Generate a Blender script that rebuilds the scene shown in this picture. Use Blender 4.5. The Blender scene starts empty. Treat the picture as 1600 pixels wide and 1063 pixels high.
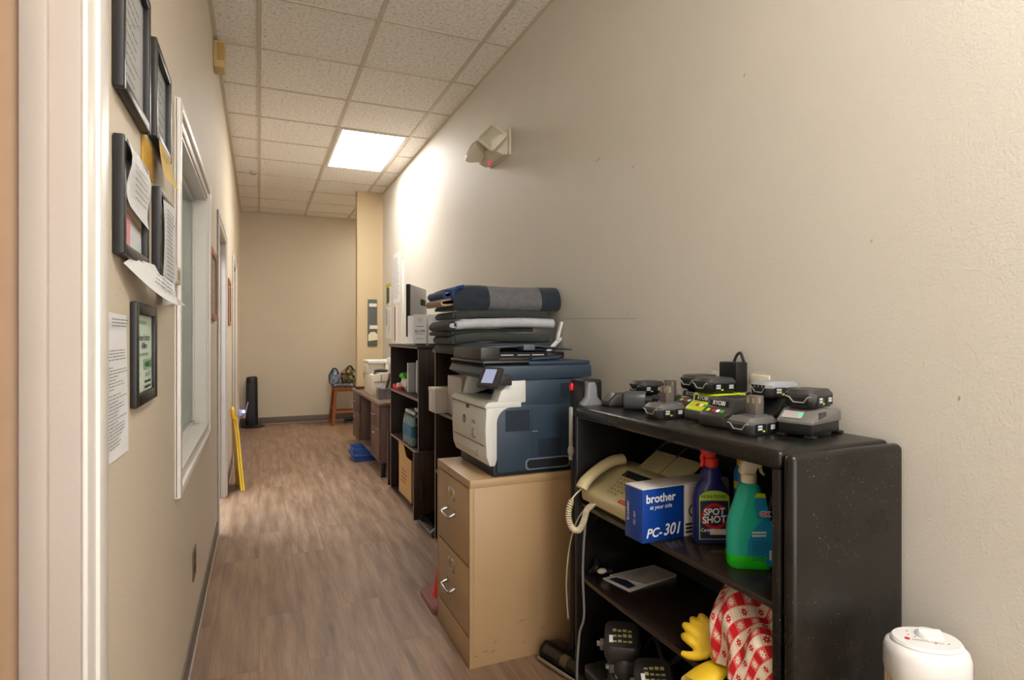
import bpy, bmesh, math, random
from mathutils import Vector, Matrix, Euler

random.seed(11)
scene = bpy.context.scene
COL = scene.collection
PI = math.pi
R = math.radians


def V(*a):
    return Vector(a)


# ------------------------------------------------------------------ materials
def lin(c):
    out = []
    for v in c[:3]:
        v = v / 255.0
        out.append(v / 12.92 if v <= 0.04045 else ((v + 0.055) / 1.055) ** 2.4)
    return (out[0], out[1], out[2], 1.0)


class NT:
    def __init__(s, name):
        s.m = bpy.data.materials.new(name)
        s.m.use_nodes = True
        s.t = s.m.node_tree
        s.t.nodes.clear()
        s.out = s.n('ShaderNodeOutputMaterial')

    def n(s, kind, **kw):
        nd = s.t.nodes.new(kind)
        for k, v in kw.items():
            if k.startswith('i_'):
                key = k[2:]
                key = int(key) if key.isdigit() else key
                nd.inputs[key].default_value = v
            else:
                setattr(nd, k, v)
        return nd

    def l(s, a, b):
        s.t.links.new(a, b)

    def math(s, op, a, b=None, c=None):
        nd = s.n('ShaderNodeMath', operation=op)
        for i, x in enumerate((a, b, c)):
            if x is None:
                continue
            if isinstance(x, (int, float)):
                nd.inputs[i].default_value = x
            else:
                s.l(x, nd.inputs[i])
        return nd.outputs[0]

    def mix(s, f, a, b):
        nd = s.n('ShaderNodeMix', data_type='RGBA')
        for i, x in ((0, f), (6, a), (7, b)):
            if isinstance(x, (int, float)):
                nd.inputs[i].default_value = x
            elif isinstance(x, tuple):
                nd.inputs[i].default_value = x
            else:
                s.l(x, nd.inputs[i])
        return nd.outputs[2]

    def ramp(s, fac, stops, interp='LINEAR'):
        nd = s.n('ShaderNodeValToRGB')
        cr = nd.color_ramp
        cr.interpolation = interp
        while len(cr.elements) < len(stops):
            cr.elements.new(0.5)
        for e, (p, c) in zip(cr.elements, stops):
            e.position = p
            e.color = c
        s.l(fac, nd.inputs[0])
        return nd.outputs[0]

    def noise(s, vec, scale, detail=3, rough=0.5):
        nd = s.n('ShaderNodeTexNoise')
        nd.inputs['Scale'].default_value = scale
        nd.inputs['Detail'].default_value = detail
        nd.inputs['Roughness'].default_value = rough
        if vec is not None:
            s.l(vec, nd.inputs['Vector'])
        return nd.outputs['Fac']

    def mapped(s, src='Object', scale=(1, 1, 1), rot=(0, 0, 0), loc=(0, 0, 0)):
        tc = s.n('ShaderNodeTexCoord')
        mp = s.n('ShaderNodeMapping')
        mp.inputs['Scale'].default_value = scale
        mp.inputs['Rotation'].default_value = rot
        mp.inputs['Location'].default_value = loc
        s.l(tc.outputs[src], mp.inputs['Vector'])
        return mp.outputs[0]

    def bump(s, h, strength, dist=0.01):
        nd = s.n('ShaderNodeBump')
        nd.inputs['Strength'].default_value = strength
        nd.inputs['Distance'].default_value = dist
        s.l(h, nd.inputs['Height'])
        return nd.outputs[0]

    def bsdf(s, color, rough=0.5, metal=0.0, normal=None, **kw):
        p = s.n('ShaderNodeBsdfPrincipled')
        if isinstance(color, tuple):
            p.inputs['Base Color'].default_value = color
        else:
            s.l(color, p.inputs['Base Color'])
        if isinstance(rough, (int, float)):
            p.inputs['Roughness'].default_value = rough
        else:
            s.l(rough, p.inputs['Roughness'])
        p.inputs['Metallic'].default_value = metal
        if normal is not None:
            s.l(normal, p.inputs['Normal'])
        for k, v in kw.items():
            p.inputs[k.replace('_', ' ')].default_value = v
        s.l(p.outputs[0], s.out.inputs[0])
        return p


def mat(name, c, rough=0.5, metal=0.0, var=0.08, vscale=30.0, bump=0.0, bscale=200.0, bdist=0.002, **kw):
    """plain surface with a little procedural tone variation"""
    t = NT(name)
    vec = t.mapped('Object')
    a = lin(c)
    d = lin([max(0, x * (1 - var)) for x in c])
    col = t.mix(t.noise(vec, vscale, 4), d, a)
    nrm = t.bump(t.noise(vec, bscale, 2), bump, bdist) if bump else None
    t.bsdf(col, rough, metal, nrm, **kw)
    return t.m


def emit(name, c, strength):
    t = NT(name)
    e = t.n('ShaderNodeEmission')
    e.inputs[0].default_value = lin(c)
    e.inputs[1].default_value = strength
    t.l(e.outputs[0], t.out.inputs[0])
    return t.m


# ------------------------------------------------------------------ mesh builder
WM = {}


class MB:
    def __init__(s):
        s.bm = bmesh.new()
        s.mats = []
        s.bm.loops.layers.uv.new('UVMap')

    def mi(s, m):
        if m not in s.mats:
            s.mats.append(m)
        return s.mats.index(m)

    def merge(s, t, m=None, smooth=False, mx=None):
        if m is not None:
            i = s.mi(m)
            for f in t.faces:
                f.material_index = i
        for f in t.faces:
            f.smooth = smooth
        if mx is not None:
            t.transform(mx)
        me = bpy.data.meshes.new('tmp')
        t.to_mesh(me)
        t.free()
        s.bm.from_mesh(me)
        bpy.data.meshes.remove(me)
        return s

    def box(s, a, b, m, bev=0.0, seg=2, mx=None):
        t = bmesh.new()
        bmesh.ops.create_cube(t, size=1.0)
        lo = [min(a[i], b[i]) for i in range(3)]
        hi = [max(a[i], b[i]) for i in range(3)]
        for v in t.verts:
            for i in range(3):
                v.co[i] = lo[i] + (v.co[i] + 0.5) * (hi[i] - lo[i])
        if bev > 0:
            bev = min(bev, 0.49 * min(hi[i] - lo[i] for i in range(3)))
            bmesh.ops.bevel(t, geom=list(t.edges), offset=bev, segments=seg, affect='EDGES', profile=0.5)
        return s.merge(t, m, bev > 0, mx)

    def prism(s, poly, axis, lo, hi, m, bev=0.0, seg=2, mx=None, smooth=None):
        """polygon extruded along an axis; poly is (y,z) for x, (x,z) for y, (x,y) for z"""
        t = bmesh.new()

        def P(p, w):
            if axis == 'x':
                return (w, p[0], p[1])
            if axis == 'y':
                return (p[0], w, p[1])
            return (p[0], p[1], w)
        va = [t.verts.new(P(p, lo)) for p in poly]
        vb = [t.verts.new(P(p, hi)) for p in poly]
        n = len(poly)
        t.faces.new(va)
        t.faces.new(vb[::-1])
        for i in range(n):
            t.faces.new((va[i], vb[i], vb[(i + 1) % n], va[(i + 1) % n]))
        bmesh.ops.recalc_face_normals(t, faces=list(t.faces))
        if bev > 0:
            bmesh.ops.bevel(t, geom=list(t.edges), offset=bev, segments=seg, affect='EDGES', profile=0.5)
        return s.merge(t, m, (bev > 0) if smooth is None else smooth, mx)

    def cyl(s, p0, p1, r0, m, r1=None, seg=20, mx=None, caps=True):
        p0, p1 = Vector(p0), Vector(p1)
        r1 = r0 if r1 is None else r1
        d = p1 - p0
        t = bmesh.new()
        bmesh.ops.create_cone(t, cap_ends=caps, cap_tris=False, segments=seg, radius1=r0, radius2=r1, depth=d.length)
        q = Vector((0, 0, 1)).rotation_difference(d.normalized())
        t.transform(Matrix.Translation((p0 + p1) / 2) @ q.to_matrix().to_4x4())
        return s.merge(t, m, True, mx)

    def loft(s, secs, m, closed=True, caps=True, smooth=True, mx=None, uvs=None):
        t = bmesh.new()
        rows = [[t.verts.new(p) for p in sec] for sec in secs]
        n = len(secs[0])
        rng = range(n) if closed else range(n - 1)
        for a, b in zip(rows, rows[1:]):
            for i in rng:
                j = (i + 1) % n
                try:
                    t.faces.new((a[i], a[j], b[j], b[i]))
                except ValueError:
                    pass
        if caps and closed:
            try:
                t.faces.new(rows[0][::-1])
                t.faces.new(rows[-1])
            except ValueError:
                pass
        bmesh.ops.recalc_face_normals(t, faces=list(t.faces))
        return s.merge(t, m, smooth, mx)

    def lathe(s, prof, m, seg=32, c=(0, 0, 0), sx=1.0, sy=1.0, mx=None, caps=True):
        secs = []
        for r, z in prof:
            secs.append([(c[0] + sx * r * math.cos(2 * PI * k / seg), c[1] + sy * r * math.sin(2 * PI * k / seg), c[2] + z)
                         for k in range(seg)])
        return s.loft(secs, m, True, caps, True, mx)

    def tube(s, pts, r, m, seg=8, smooth_path=0, mx=None, radii=None, flat=1.0):
        pts = [Vector(p) for p in pts]
        if smooth_path:
            pts, radii = spline(pts, smooth_path, radii)
        secs = []
        up = None
        for i, p in enumerate(pts):
            d = (pts[min(i + 1, len(pts) - 1)] - pts[max(i - 1, 0)])
            d = d.normalized() if d.length > 1e-9 else V(0, 0, 1)
            if up is None:
                up = V(0, 0, 1) if abs(d.z) < 0.9 else V(1, 0, 0)
            a = d.cross(up)
            a = a.normalized() if a.length > 1e-6 else V(1, 0, 0)
            b = a.cross(d).normalized()
            up = b
            rr = radii[i] if radii else r
            secs.append([p + rr * (math.cos(2 * PI * k / seg) * a + flat * math.sin(2 * PI * k / seg) * b) for k in range(seg)])
        return s.loft(secs, m, True, True, True, mx)

    def quad(s, ps, m, mx=None, smooth=False):
        t = bmesh.new()
        t.faces.new([t.verts.new(p) for p in ps])
        return s.merge(t, m, smooth, mx)

    def sphere(s, c, r, m, sx=1, sy=1, sz=1, seg=24, ring=14, mx=None):
        t = bmesh.new()
        bmesh.ops.create_uvsphere(t, u_segments=seg, v_segments=ring, radius=r)
        t.transform(Matrix.Translation(c) @ Matrix.Diagonal((sx, sy, sz, 1)))
        return s.merge(t, m, True, mx)

    def text(s, body, size, m, O, right, up, align='LEFT', shear=0.0, bold=0.0, squeeze=1.0):
        right, up = Vector(right).normalized(), Vector(up).normalized()
        nrm = right.cross(up)
        cu = bpy.data.curves.new('lettering_curve', 'FONT')
        cu.body = body
        cu.size = size
        cu.align_x = align
        cu.shear = shear
        cu.offset = bold * size
        cu.resolution_u = 3
        ob = bpy.data.objects.new('lettering_curve', cu)
        COL.objects.link(ob)
        dg = bpy.context.evaluated_depsgraph_get()
        me = bpy.data.meshes.new_from_object(ob.evaluated_get(dg))
        bpy.data.objects.remove(ob)
        bpy.data.curves.remove(cu)
        t = bmesh.new()
        t.from_mesh(me)
        bpy.data.meshes.remove(me)
        O = Vector(O)
        mx = Matrix(((right.x * squeeze, up.x, nrm.x, O.x), (right.y * squeeze, up.y, nrm.y, O.y),
                     (right.z * squeeze, up.z, nrm.z, O.z), (0, 0, 0, 1)))
        return s.merge(t, m, False, mx)

    def lines(s, O, right, up, w, h, n, m, thick=0.35, seed=1, ragged=0.35):
        """n rows of print as thin dark strips; O is the top left corner"""
        rnd = random.Random(seed)
        O, right, up = Vector(O), Vector(right).normalized(), Vector(up).normalized()
        for k in range(n):
            y = -h * (k + 0.5) / n
            x = 0.0
            end = w * (1 - ragged * rnd.random())
            while x < end:
                ln = min(w * (0.05 + 0.12 * rnd.random()), end - x)
                th = h / n * thick / 2
                a = O + right * x + up * (y - th)
                b = O + right * (x + ln) + up * (y - th)
                c = O + right * (x + ln) + up * (y + th)
                d = O + right * x + up * (y + th)
                s.quad((a, b, c, d), m)
                x += ln + w * 0.025
        return s

    def build(s, name, parent=None, local=False, angle=38, label=None, cat=None, group=None, kind=None, origin=None):
        mw = Matrix.Identity(4)
        if parent is not None:
            mw = WM[parent.name]
            if not local:
                s.bm.transform(mw.inverted())
        elif not local:
            if origin is None:
                xs = [v.co for v in s.bm.verts]
                origin = V((min(v.x for v in xs) + max(v.x for v in xs)) / 2,
                           (min(v.y for v in xs) + max(v.y for v in xs)) / 2, min(v.z for v in xs))
            s.bm.transform(Matrix.Translation(-Vector(origin)))
        me = bpy.data.meshes.new(name)
        s.bm.to_mesh(me)
        s.bm.free()
        for m in s.mats:
            me.materials.append(m)
        me.set_sharp_from_angle(angle=R(angle))
        o = bpy.data.objects.new(name, me)
        COL.objects.link(o)
        if parent is not None:
            o.parent = parent
            WM[o.name] = mw
        else:
            if not local:
                o.location = origin
            WM[o.name] = Matrix.Translation(o.location)
        tag(o, label, cat, group, kind)
        return o


def spline(pts, n, radii=None):
    out, rr = [], []
    P = [pts[0]] + list(pts) + [pts[-1]]
    for i in range(1, len(P) - 2):
        for k in range(n):
            t = k / n
            a, b, c, d = P[i - 1], P[i], P[i + 1], P[i + 2]
            out.append(0.5 * ((2 * b) + (c - a) * t + (2 * a - 5 * b + 4 * c - d) * t * t + (3 * b - a - 3 * c + d) * t ** 3))
            if radii:
                rr.append(radii[i - 1] * (1 - t) + radii[i] * t)
    out.append(P[-2])
    if radii:
        rr.append(radii[-1])
    return out, (rr if radii else None)


def tag(o, label=None, cat=None, group=None, kind=None):
    if label:
        o['label'] = label
    if cat:
        o['category'] = cat
    if group:
        o['group'] = group
    if kind:
        o['kind'] = kind


def thing(name, label, cat, loc=(0, 0, 0), rotz=0.0, group=None, rot=None):
    o = bpy.data.objects.new(name, None)
    COL.objects.link(o)
    o.location = loc
    o.rotation_euler = rot if rot else (0, 0, rotz)
    o.empty_display_size = 0.05
    WM[o.name] = Matrix.Translation(loc) @ Euler(o.rotation_euler).to_matrix().to_4x4()
    tag(o, label, cat, group)
    return o


def kids(o):
    return [c for c in bpy.data.objects if c.parent == o]


def dup(src, loc, rotz, label, group=None):
    def cp(o, par):
        c = o.copy()
        COL.objects.link(c)
        c.parent = par
        for k in kids(o):
            cp(k, c)
        return c
    r = cp(src, None)
    r.location = loc
    r.rotation_euler = (0, 0, rotz)
    r['label'] = label
    if group:
        r['group'] = group
    return r


def arc(cx, cy, r, a0, a1, n):
    return [(cx + r * math.cos(R(a0 + (a1 - a0) * i / n)), cy + r * math.sin(R(a0 + (a1 - a0) * i / n))) for i in range(n + 1)]


def rrect(x0, y0, x1, y1, r, n=4):
    return (arc(x1 - r, y0 + r, r, -90, 0, n) + arc(x1 - r, y1 - r, r, 0, 90, n) +
            arc(x0 + r, y1 - r, r, 90, 180, n) + arc(x0 + r, y0 + r, r, 180, 270, n))
# ------------------------------------------------------------------ shared surfaces
def wall_paint(name, c, bump=0.32):
    t = NT(name)
    vec = t.mapped('Object')
    n1 = t.noise(vec, 170, 2, 0.5)
    n2 = t.noise(vec, 2.2, 3, 0.6)
    col = t.mix(n2, lin([x * 0.965 for x in c]), lin(c))
    t.bsdf(col, 0.62, 0, t.bump(n1, bump, 0.003))
    return t.m


def plank_floor():
    t = NT('vinyl_plank')
    vec = t.mapped('Object', rot=(0, 0, R(90)))
    br = t.n('ShaderNodeTexBrick')
    br.offset = 0.37
    br.inputs['Scale'].default_value = 1.0
    br.inputs['Brick Width'].default_value = 1.22
    br.inputs['Row Height'].default_value = 0.178
    br.inputs['Mortar Size'].default_value = 0.0012
    br.inputs['Mortar Smooth'].default_value = 0.2
    br.inputs['Color1'].default_value = (0, 0, 0, 1)
    br.inputs['Color2'].default_value = (1, 1, 1, 1)
    br.inputs['Mortar'].default_value = (0.5, 0.5, 0.5, 1)
    t.l(vec, br.inputs['Vector'])
    tc = t.n('ShaderNodeTexCoord')
    sep = t.n('ShaderNodeSeparateXYZ')
    t.l(tc.outputs['Object'], sep.inputs[0])
    # shift grain per plank
    cx = t.n('ShaderNodeCombineXYZ')
    t.l(t.math('MULTIPLY', sep.outputs[0], 19.0), cx.inputs[0])
    t.l(t.math('MULTIPLY', sep.outputs[1], 1.9), cx.inputs[1])
    t.l(t.math('MULTIPLY', br.outputs['Color'], 9.0), cx.inputs[2])
    g1 = t.noise(cx.outputs[0], 1.0, 7, 0.62)
    cx2 = t.n('ShaderNodeCombineXYZ')
    t.l(t.math('MULTIPLY', sep.outputs[0], 120.0), cx2.inputs[0])
    t.l(t.math('MULTIPLY', sep.outputs[1], 5.0), cx2.inputs[1])
    t.l(t.math('MULTIPLY', br.outputs['Color'], 5.0), cx2.inputs[2])
    g2 = t.noise(cx2.outputs[0], 1.0, 4, 0.6)
    cx3 = t.n('ShaderNodeCombineXYZ')
    t.l(t.math('MULTIPLY', sep.outputs[0], 7.0), cx3.inputs[0])
    t.l(t.math('MULTIPLY', sep.outputs[1], 1.4), cx3.inputs[1])
    t.l(t.math('MULTIPLY', br.outputs['Color'], 17.0), cx3.inputs[2])
    g3 = t.noise(cx3.outputs[0], 1.0, 3, 0.5)
    base = t.ramp(g1, [(0.30, lin((78, 56, 41))), (0.44, lin((127, 99, 78))), (0.58, lin((155, 126, 102))), (0.76, lin((180, 151, 126)))])
    fine = t.mix(t.math('MULTIPLY', t.math('SUBTRACT', g2, 0.35), 0.9), base, lin((102, 76, 58)))
    tone = t.mix(t.math('MULTIPLY', g3, 0.45), fine, lin((152, 124, 100)))
    tone2 = t.mix(t.math('MULTIPLY', br.outputs['Color'], 0.15), tone, lin((110, 84, 66)))
    seam = t.mix(t.math('MULTIPLY', br.outputs['Fac'], 0.45), tone2, lin((70, 52, 42)))
    rough = t.math('ADD', t.math('MULTIPLY', g1, 0.2), 0.36)
    t.bsdf(seam, rough, 0, t.bump(t.math('SUBTRACT', g2, t.math('MULTIPLY', br.outputs['Fac'], 1.0)), 0.3, 0.002))
    return t.m


def ceiling_tile():
    t = NT('ceiling_tile')
    vec = t.mapped('Object')
    n1 = t.noise(vec, 150, 3, 0.65)
    n2 = t.noise(vec, 48, 4, 0.6)
    f = t.math('MULTIPLY', n1, n2)
    col = t.ramp(f, [(0.12, lin((165, 156, 144))), (0.20, lin((226, 220, 210))), (0.34, lin((244, 240, 232)))])
    t.bsdf(col, 0.9, 0, t.bump(f, 0.5, 0.004))
    return t.m


def wood(name, c1, c2, rough=0.4, axis='Z', scale=1.0):
    t = NT(name)
    s = {'X': (2, 40, 40), 'Y': (40, 2, 40), 'Z': (40, 40, 2)}[axis]
    vec = t.mapped('Object', scale=tuple(x * scale for x in s))
    n = t.noise(vec, 1.0, 6, 0.62)
    col = t.ramp(n, [(0.32, lin(c1)), (0.68, lin(c2))])
    t.bsdf(col, rough, 0, t.bump(n, 0.05, 0.002), Specular_IOR_Level=0.3)
    return t.m


def fabric(name, c, c2=None, scale=900, rough=0.95, amt=0.5):
    t = NT(name)
    vec = t.mapped('Object')
    n = t.noise(vec, scale * 0.35, 3, 0.7)
    n2 = t.noise(vec, 25, 3, 0.5)
    c2 = c2 or tuple(x * 0.6 for x in c)
    f = t.math('ADD', t.math('MULTIPLY', n, 0.75), t.math('MULTIPLY', n2, 0.25))
    col = t.ramp(f, [(0.36, lin(c2)), (0.62, lin(c))])
    p = t.bsdf(col, rough, 0, t.bump(n, amt, 0.003))
    p.inputs['Sheen Weight'].default_value = 0.15
    return t.m


def black_steel():
    t = NT('worn_black_enamel')
    vec = t.mapped('Object')
    n = t.noise(vec, 7, 5, 0.65)
    sp = t.noise(vec, 260, 2, 0.5)
    big = t.noise(vec, 14, 3, 0.5)
    chip = t.math('MULTIPLY', t.math('GREATER_THAN', sp, 0.69), t.math('GREATER_THAN', big, 0.53))
    col = t.ramp(n, [(0.3, lin((11, 10, 9))), (0.72, lin((27, 23, 20)))])
    col = t.mix(t.math('MULTIPLY', chip, 0.55), col, lin((150, 140, 128)))
    rough = t.math('ADD', t.math('MULTIPLY', n, 0.25), 0.17)
    t.bsdf(col, rough, 0.0, t.bump(t.noise(vec, 420, 2), 0.06, 0.001), Specular_IOR_Level=0.45)
    return t.m


def gingham():
    t = NT('red_gingham_cloth')
    uv = t.mapped('UV', rot=(0, 0, R(58)), scale=(38, 38, 38))
    sep = t.n('ShaderNodeSeparateXYZ')
    t.l(uv, sep.inputs[0])
    u, v = sep.outputs[0], sep.outputs[1]
    fu, fv = t.math('FRACT', u), t.math('FRACT', v)
    hu = t.math('GREATER_THAN', t.math('FRACT', t.math('MULTIPLY', u, 0.5)), 0.5)
    hv = t.math('GREATER_THAN', t.math('FRACT', t.math('MULTIPLY', v, 0.5)), 0.5)
    cu, cv = t.math('SUBTRACT', fu, 0.5), t.math('SUBTRACT', fv, 0.5)
    rad = t.math('SQRT', t.math('ADD', t.math('MULTIPLY', cu, cu), t.math('MULTIPLY', cv, cv)))
    ang = t.math('ARCTAN2', cv, cu)
    pet = t.math('ADD', 0.30, t.math('MULTIPLY', 0.09, t.math('COSINE', t.math('MULTIPLY', ang, 8.0))))
    flower = t.math('LESS_THAN', rad, pet)
    heart = t.math('LESS_THAN', rad, 0.07)
    red, cream, pink = lin((196, 16, 26)), lin((226, 212, 190)), lin((226, 120, 116))
    both = t.math('MULTIPLY', hu, hv)
    none = t.math('MULTIPLY', t.math('SUBTRACT', 1.0, hu), t.math('SUBTRACT', 1.0, hv))
    onlyu = t.math('MULTIPLY', hu, t.math('SUBTRACT', 1.0, hv))
    a = t.mix(t.math('MULTIPLY', flower, t.math('SUBTRACT', 1.0, heart)), cream, red)      # red flower on cream
    b = t.mix(t.math('MULTIPLY', flower, t.math('SUBTRACT', 1.0, heart)), lin((222, 92, 90)), cream)      # cream flower on red
    col = t.mix(onlyu, b, a)
    col = t.mix(both, col, red)
    col = t.mix(none, col, cream)
    edge = t.math('LESS_THAN', t.math('MINIMUM', t.math('MINIMUM', fu, t.math('SUBTRACT', 1.0, fu)),
                                      t.math('MINIMUM', fv, t.math('SUBTRACT', 1.0, fv))), 0.035)
    col = t.mix(t.math('MULTIPLY', edge, 0.8), col, pink)
    t.bsdf(col, 0.9)
    return t.m


def spots(name, cols, scale, rough=0.8):
    t = NT(name)
    vec = t.mapped('Object')
    n = t.n('ShaderNodeTexNoise')
    n.inputs['Scale'].default_value = scale * 0.6
    t.l(vec, n.inputs['Vector'])
    add = t.n('ShaderNodeVectorMath', operation='ADD')
    sc = t.n('ShaderNodeVectorMath', operation='SCALE')
    t.l(n.outputs['Color'], sc.inputs[0])
    sc.inputs['Scale'].default_value = 0.08
    t.l(vec, add.inputs[0])
    t.l(sc.outputs[0], add.inputs[1])
    vo = t.n('ShaderNodeTexVoronoi')
    vo.inputs['Scale'].default_value = scale
    t.l(add.outputs[0], vo.inputs['Vector'])
    sp = t.n('ShaderNodeSeparateColor')
    t.l(vo.outputs['Color'], sp.inputs[0])
    st = [(i / len(cols), lin(c)) for i, c in enumerate(cols)]
    t.bsdf(t.ramp(sp.outputs[0], st, 'CONSTANT'), rough)
    return t.m


def clear_glass(name, tint=(255, 255, 255), refl=0.08, rough=0.02, opacity=0.0):
    t = NT(name)
    tr = t.n('ShaderNodeBsdfTransparent')
    tr.inputs[0].default_value = lin(tint)
    gl = t.n('ShaderNodeBsdfGlossy')
    gl.inputs['Roughness'].default_value = rough
    fr = t.n('ShaderNodeFresnel')
    fr.inputs[0].default_value = 1.45
    mx = t.n('ShaderNodeMixShader')
    t.l(t.math('MULTIPLY', fr.outputs[0], refl), mx.inputs[0])
    t.l(tr.outputs[0], mx.inputs[1])
    t.l(gl.outputs[0], mx.inputs[2])
    t.l(mx.outputs[0], t.out.inputs[0])
    return t.m


WALL = wall_paint('cream_wall_paint', (217, 211, 201))
WALL_FAR = wall_paint('tan_wall_paint', (208, 196, 174), 0.1)
WALL_LEFT = wall_paint('warm_wall_paint', (216, 202, 180), 0.3)
FLOOR = plank_floor()
TILE = ceiling_tile()
GRID = mat('ceiling_grid_paint', (205, 194, 174), 0.5)
TRIM = mat('white_trim_paint', (226, 221, 213), 0.35, var=0.04)
BASE = mat('brown_vinyl_base', (112, 100, 90), 0.45)
BASE_LIP = mat('base_lip', (165, 152, 138), 0.45)
BLACK = mat('black_plastic', (22, 22, 23), 0.38)
BLACK_MATTE = mat('black_matte', (20, 20, 20), 0.7)
FRAME = mat('black_frame_lacquer', (32, 31, 30), 0.4)
DARK = mat('charcoal_plastic', (52, 50, 49), 0.42)
DARK2 = mat('grey_plastic', (92, 90, 88), 0.4)
GREY = mat('mid_grey_plastic', (128, 130, 134), 0.4)
PAPER = mat('white_paper', (232, 232, 232), 0.85, var=0.03)
PAPER_W = mat('cream_paper', (228, 220, 205), 0.85, var=0.04)
INK = mat('black_ink', (40, 40, 44), 0.8)
INK_SOFT = mat('grey_ink', (130, 130, 134), 0.85)
WHITE = mat('white_plastic', (232, 231, 228), 0.3, var=0.03)
OFFWHITE = mat('ivory_plastic', (222, 214, 196), 0.4, var=0.03)
CREAM = mat('cream_fax_plastic', (206, 192, 148), 0.45, var=0.05)
CREAM_D = mat('dark_cream_plastic', (176, 160, 118), 0.5)  # darker cream for the fax base and thermostat vent
TAN = mat('tan_cabinet_enamel', (184, 152, 112), 0.38, var=0.05, vscale=3, bump=0.05, bscale=400)
CHROME = mat('brushed_metal', (190, 188, 184), 0.25, metal=1.0)
STEEL = mat('dull_steel', (150, 148, 144), 0.4, metal=0.8)
NAVY = mat('navy_plastic', (47, 63, 80), 0.42, var=0.04)
NAVY_D = mat('navy_dark_plastic', (27, 35, 45), 0.5)
LIGHTGREY = mat('pale_grey_plastic', (216, 216, 210), 0.38, var=0.03)
SCREEN = emit('printer_screen_glow', (196, 200, 228), 0.36)
ESP = wood('espresso_laminate', (36, 22, 18), (58, 38, 32), 0.42, 'Y')
ESP_V = wood('espresso_laminate_upright', (30, 18, 15), (48, 31, 26), 0.5, 'Z')
ESP_DOOR = wood('espresso_door_laminate', (48, 31, 25), (70, 48, 40), 0.45, 'Z')
EDGE = mat('pale_edge_band', (128, 112, 100), 0.45)  # paler strip along the front edges
DESK = wood('brown_walnut_laminate', (82, 60, 52), (108, 82, 72), 0.4, 'Z')
DESK_TOP = wood('brown_walnut_top', (96, 74, 64), (128, 102, 90), 0.35, 'Y')
OAK = wood('orange_stained_wood', (120, 64, 28), (158, 92, 44), 0.4, 'Z')
CHERRY = wood('cherry_frame_wood', (146, 70, 26), (186, 104, 48), 0.35, 'Z')
KRAFT = mat('kraft_cardboard', (190, 146, 92), 0.85, var=0.1)
YELLOW = mat('yellow_plastic', (244, 196, 10), 0.4)
ORANGE = mat('orange_red_vinyl', (232, 50, 24), 0.45)
LIME = mat('lime_plastic', (196, 214, 14), 0.4)
RED = mat('red_plastic', (200, 22, 34), 0.4)
BLUE = mat('blue_plastic', (24, 82, 160), 0.4)
GREEN = mat('green_plastic', (70, 176, 40), 0.5)
STEELB = black_steel()
GING = gingham()
TIN = lambda: None
# ------------------------------------------------------------------ the room
WL, WR, CZ, YF, YB = -0.245, 1.393, 3.013, 9.12, -1.9
WT = 0.12

b = MB()
b.box((-1.9, YB, -0.1), (3.1, YF + 0.1, 0), FLOOR)
b.build('floor', kind='structure', origin=V(0, 0, 0))

b = MB()
b.box((-1.9, YB, CZ), (3.1, YF + 0.1, CZ + 0.08), TILE)
ceil = b.build('ceiling', kind='structure', origin=V(0, 0, CZ))
g = MB()
for x in (0.0, 0.61, 1.22, 1.83, 2.44):
    g.box((x - 0.012, YB if x < 1.3 else 7.42, CZ - 0.007), (x + 0.012, YF, CZ), GRID)
y = 3.9 - 0.61 * 11
while y < YF:
    if y > YB:
        g.box((WL, y - 0.007, CZ - 0.006), (WR if y < 7.4 else 3.0, y + 0.007, CZ), GRID)
    y += 0.61
g.box((WL, YB, CZ - 0.022), (WL + 0.022, YF, CZ), GRID)
g.box((WR - 0.003, YB, CZ - 0.022), (WR, 7.3, CZ), GRID)
g.box((WL, YF - 0.02, CZ - 0.012), (3.0, YF, CZ), GRID)
g.build('ceiling_grid', parent=ceil)

# left wall with three doorways and one window
D1 = (0.06, 1.056, 2.08)      # near doorway
WN = (2.19, 3.33, 0.82, 1.955)
D2 = (4.2, 5.15, 2.0)
D3 = (6.45, 7.3, 2.0)
b = MB()
x0, x1 = WL - WT, WL
for (ya, yb, za, zb) in ((YB, D1[0], 0, CZ), (D1[0], D1[1], D1[2], CZ), (D1[1], WN[0], 0, CZ),
                         (WN[0], WN[1], 0, WN[2]), (WN[0], WN[1], WN[3], CZ), (WN[1], D2[0], 0, CZ),
                         (D2[0], D2[1], D2[2], CZ), (D2[1], D3[0], 0, CZ), (D3[0], D3[1], D3[2], CZ), (D3[1], YF, 0, CZ)):
    b.box((x0, ya, za), (x1, yb, zb), WALL_LEFT)
b.build('wall_left', kind='structure')
b = MB()
b.box((WR, YB, 0), (WR + 0.1, 7.42, CZ), WALL)
SCR = mat('wall_scuff_line', (168, 160, 148), 0.7)
for (ya, za, yb, zb, th) in ((2.62, 1.352, 1.99, 1.337, 0.0012), (2.05, 1.35, 2.03, 1.38, 0.0015), (1.418, 2.076, 1.412, 2.086, 0.004), (2.02, 1.95, 2.0, 1.955, 0.002), (2.62, 1.33, 2.60, 1.36, 0.0012), (1.0, 1.5, 0.995, 1.506, 0.003), (0.8, 1.13, 0.796, 1.136, 0.004), (2.3, 2.05, 2.26, 2.06, 0.002)):
    b.quad(((WR - 0.0004, ya, za - th), (WR - 0.0004, yb, zb - th), (WR - 0.0004, yb, zb + th), (WR - 0.0004, ya, za + th)), SCR)
b.build('wall_right', kind='structure')
b = MB()
b.box((-1.9, YF, 0), (3.1, YF + 0.1, CZ), WALL_FAR)
b.build('wall_far', kind='structure')
b = MB()
b.box((1.086, 7.3, 0), (WR, 7.42, CZ - 0.001), mat('pillar_paint', (210, 188, 148), 0.6, var=0.03, vscale=3))
b.build('wall_pillar', kind='structure')
b = MB()
b.box((3.0, 7.42, 0), (3.1, YF, CZ), WALL_FAR)
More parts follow.
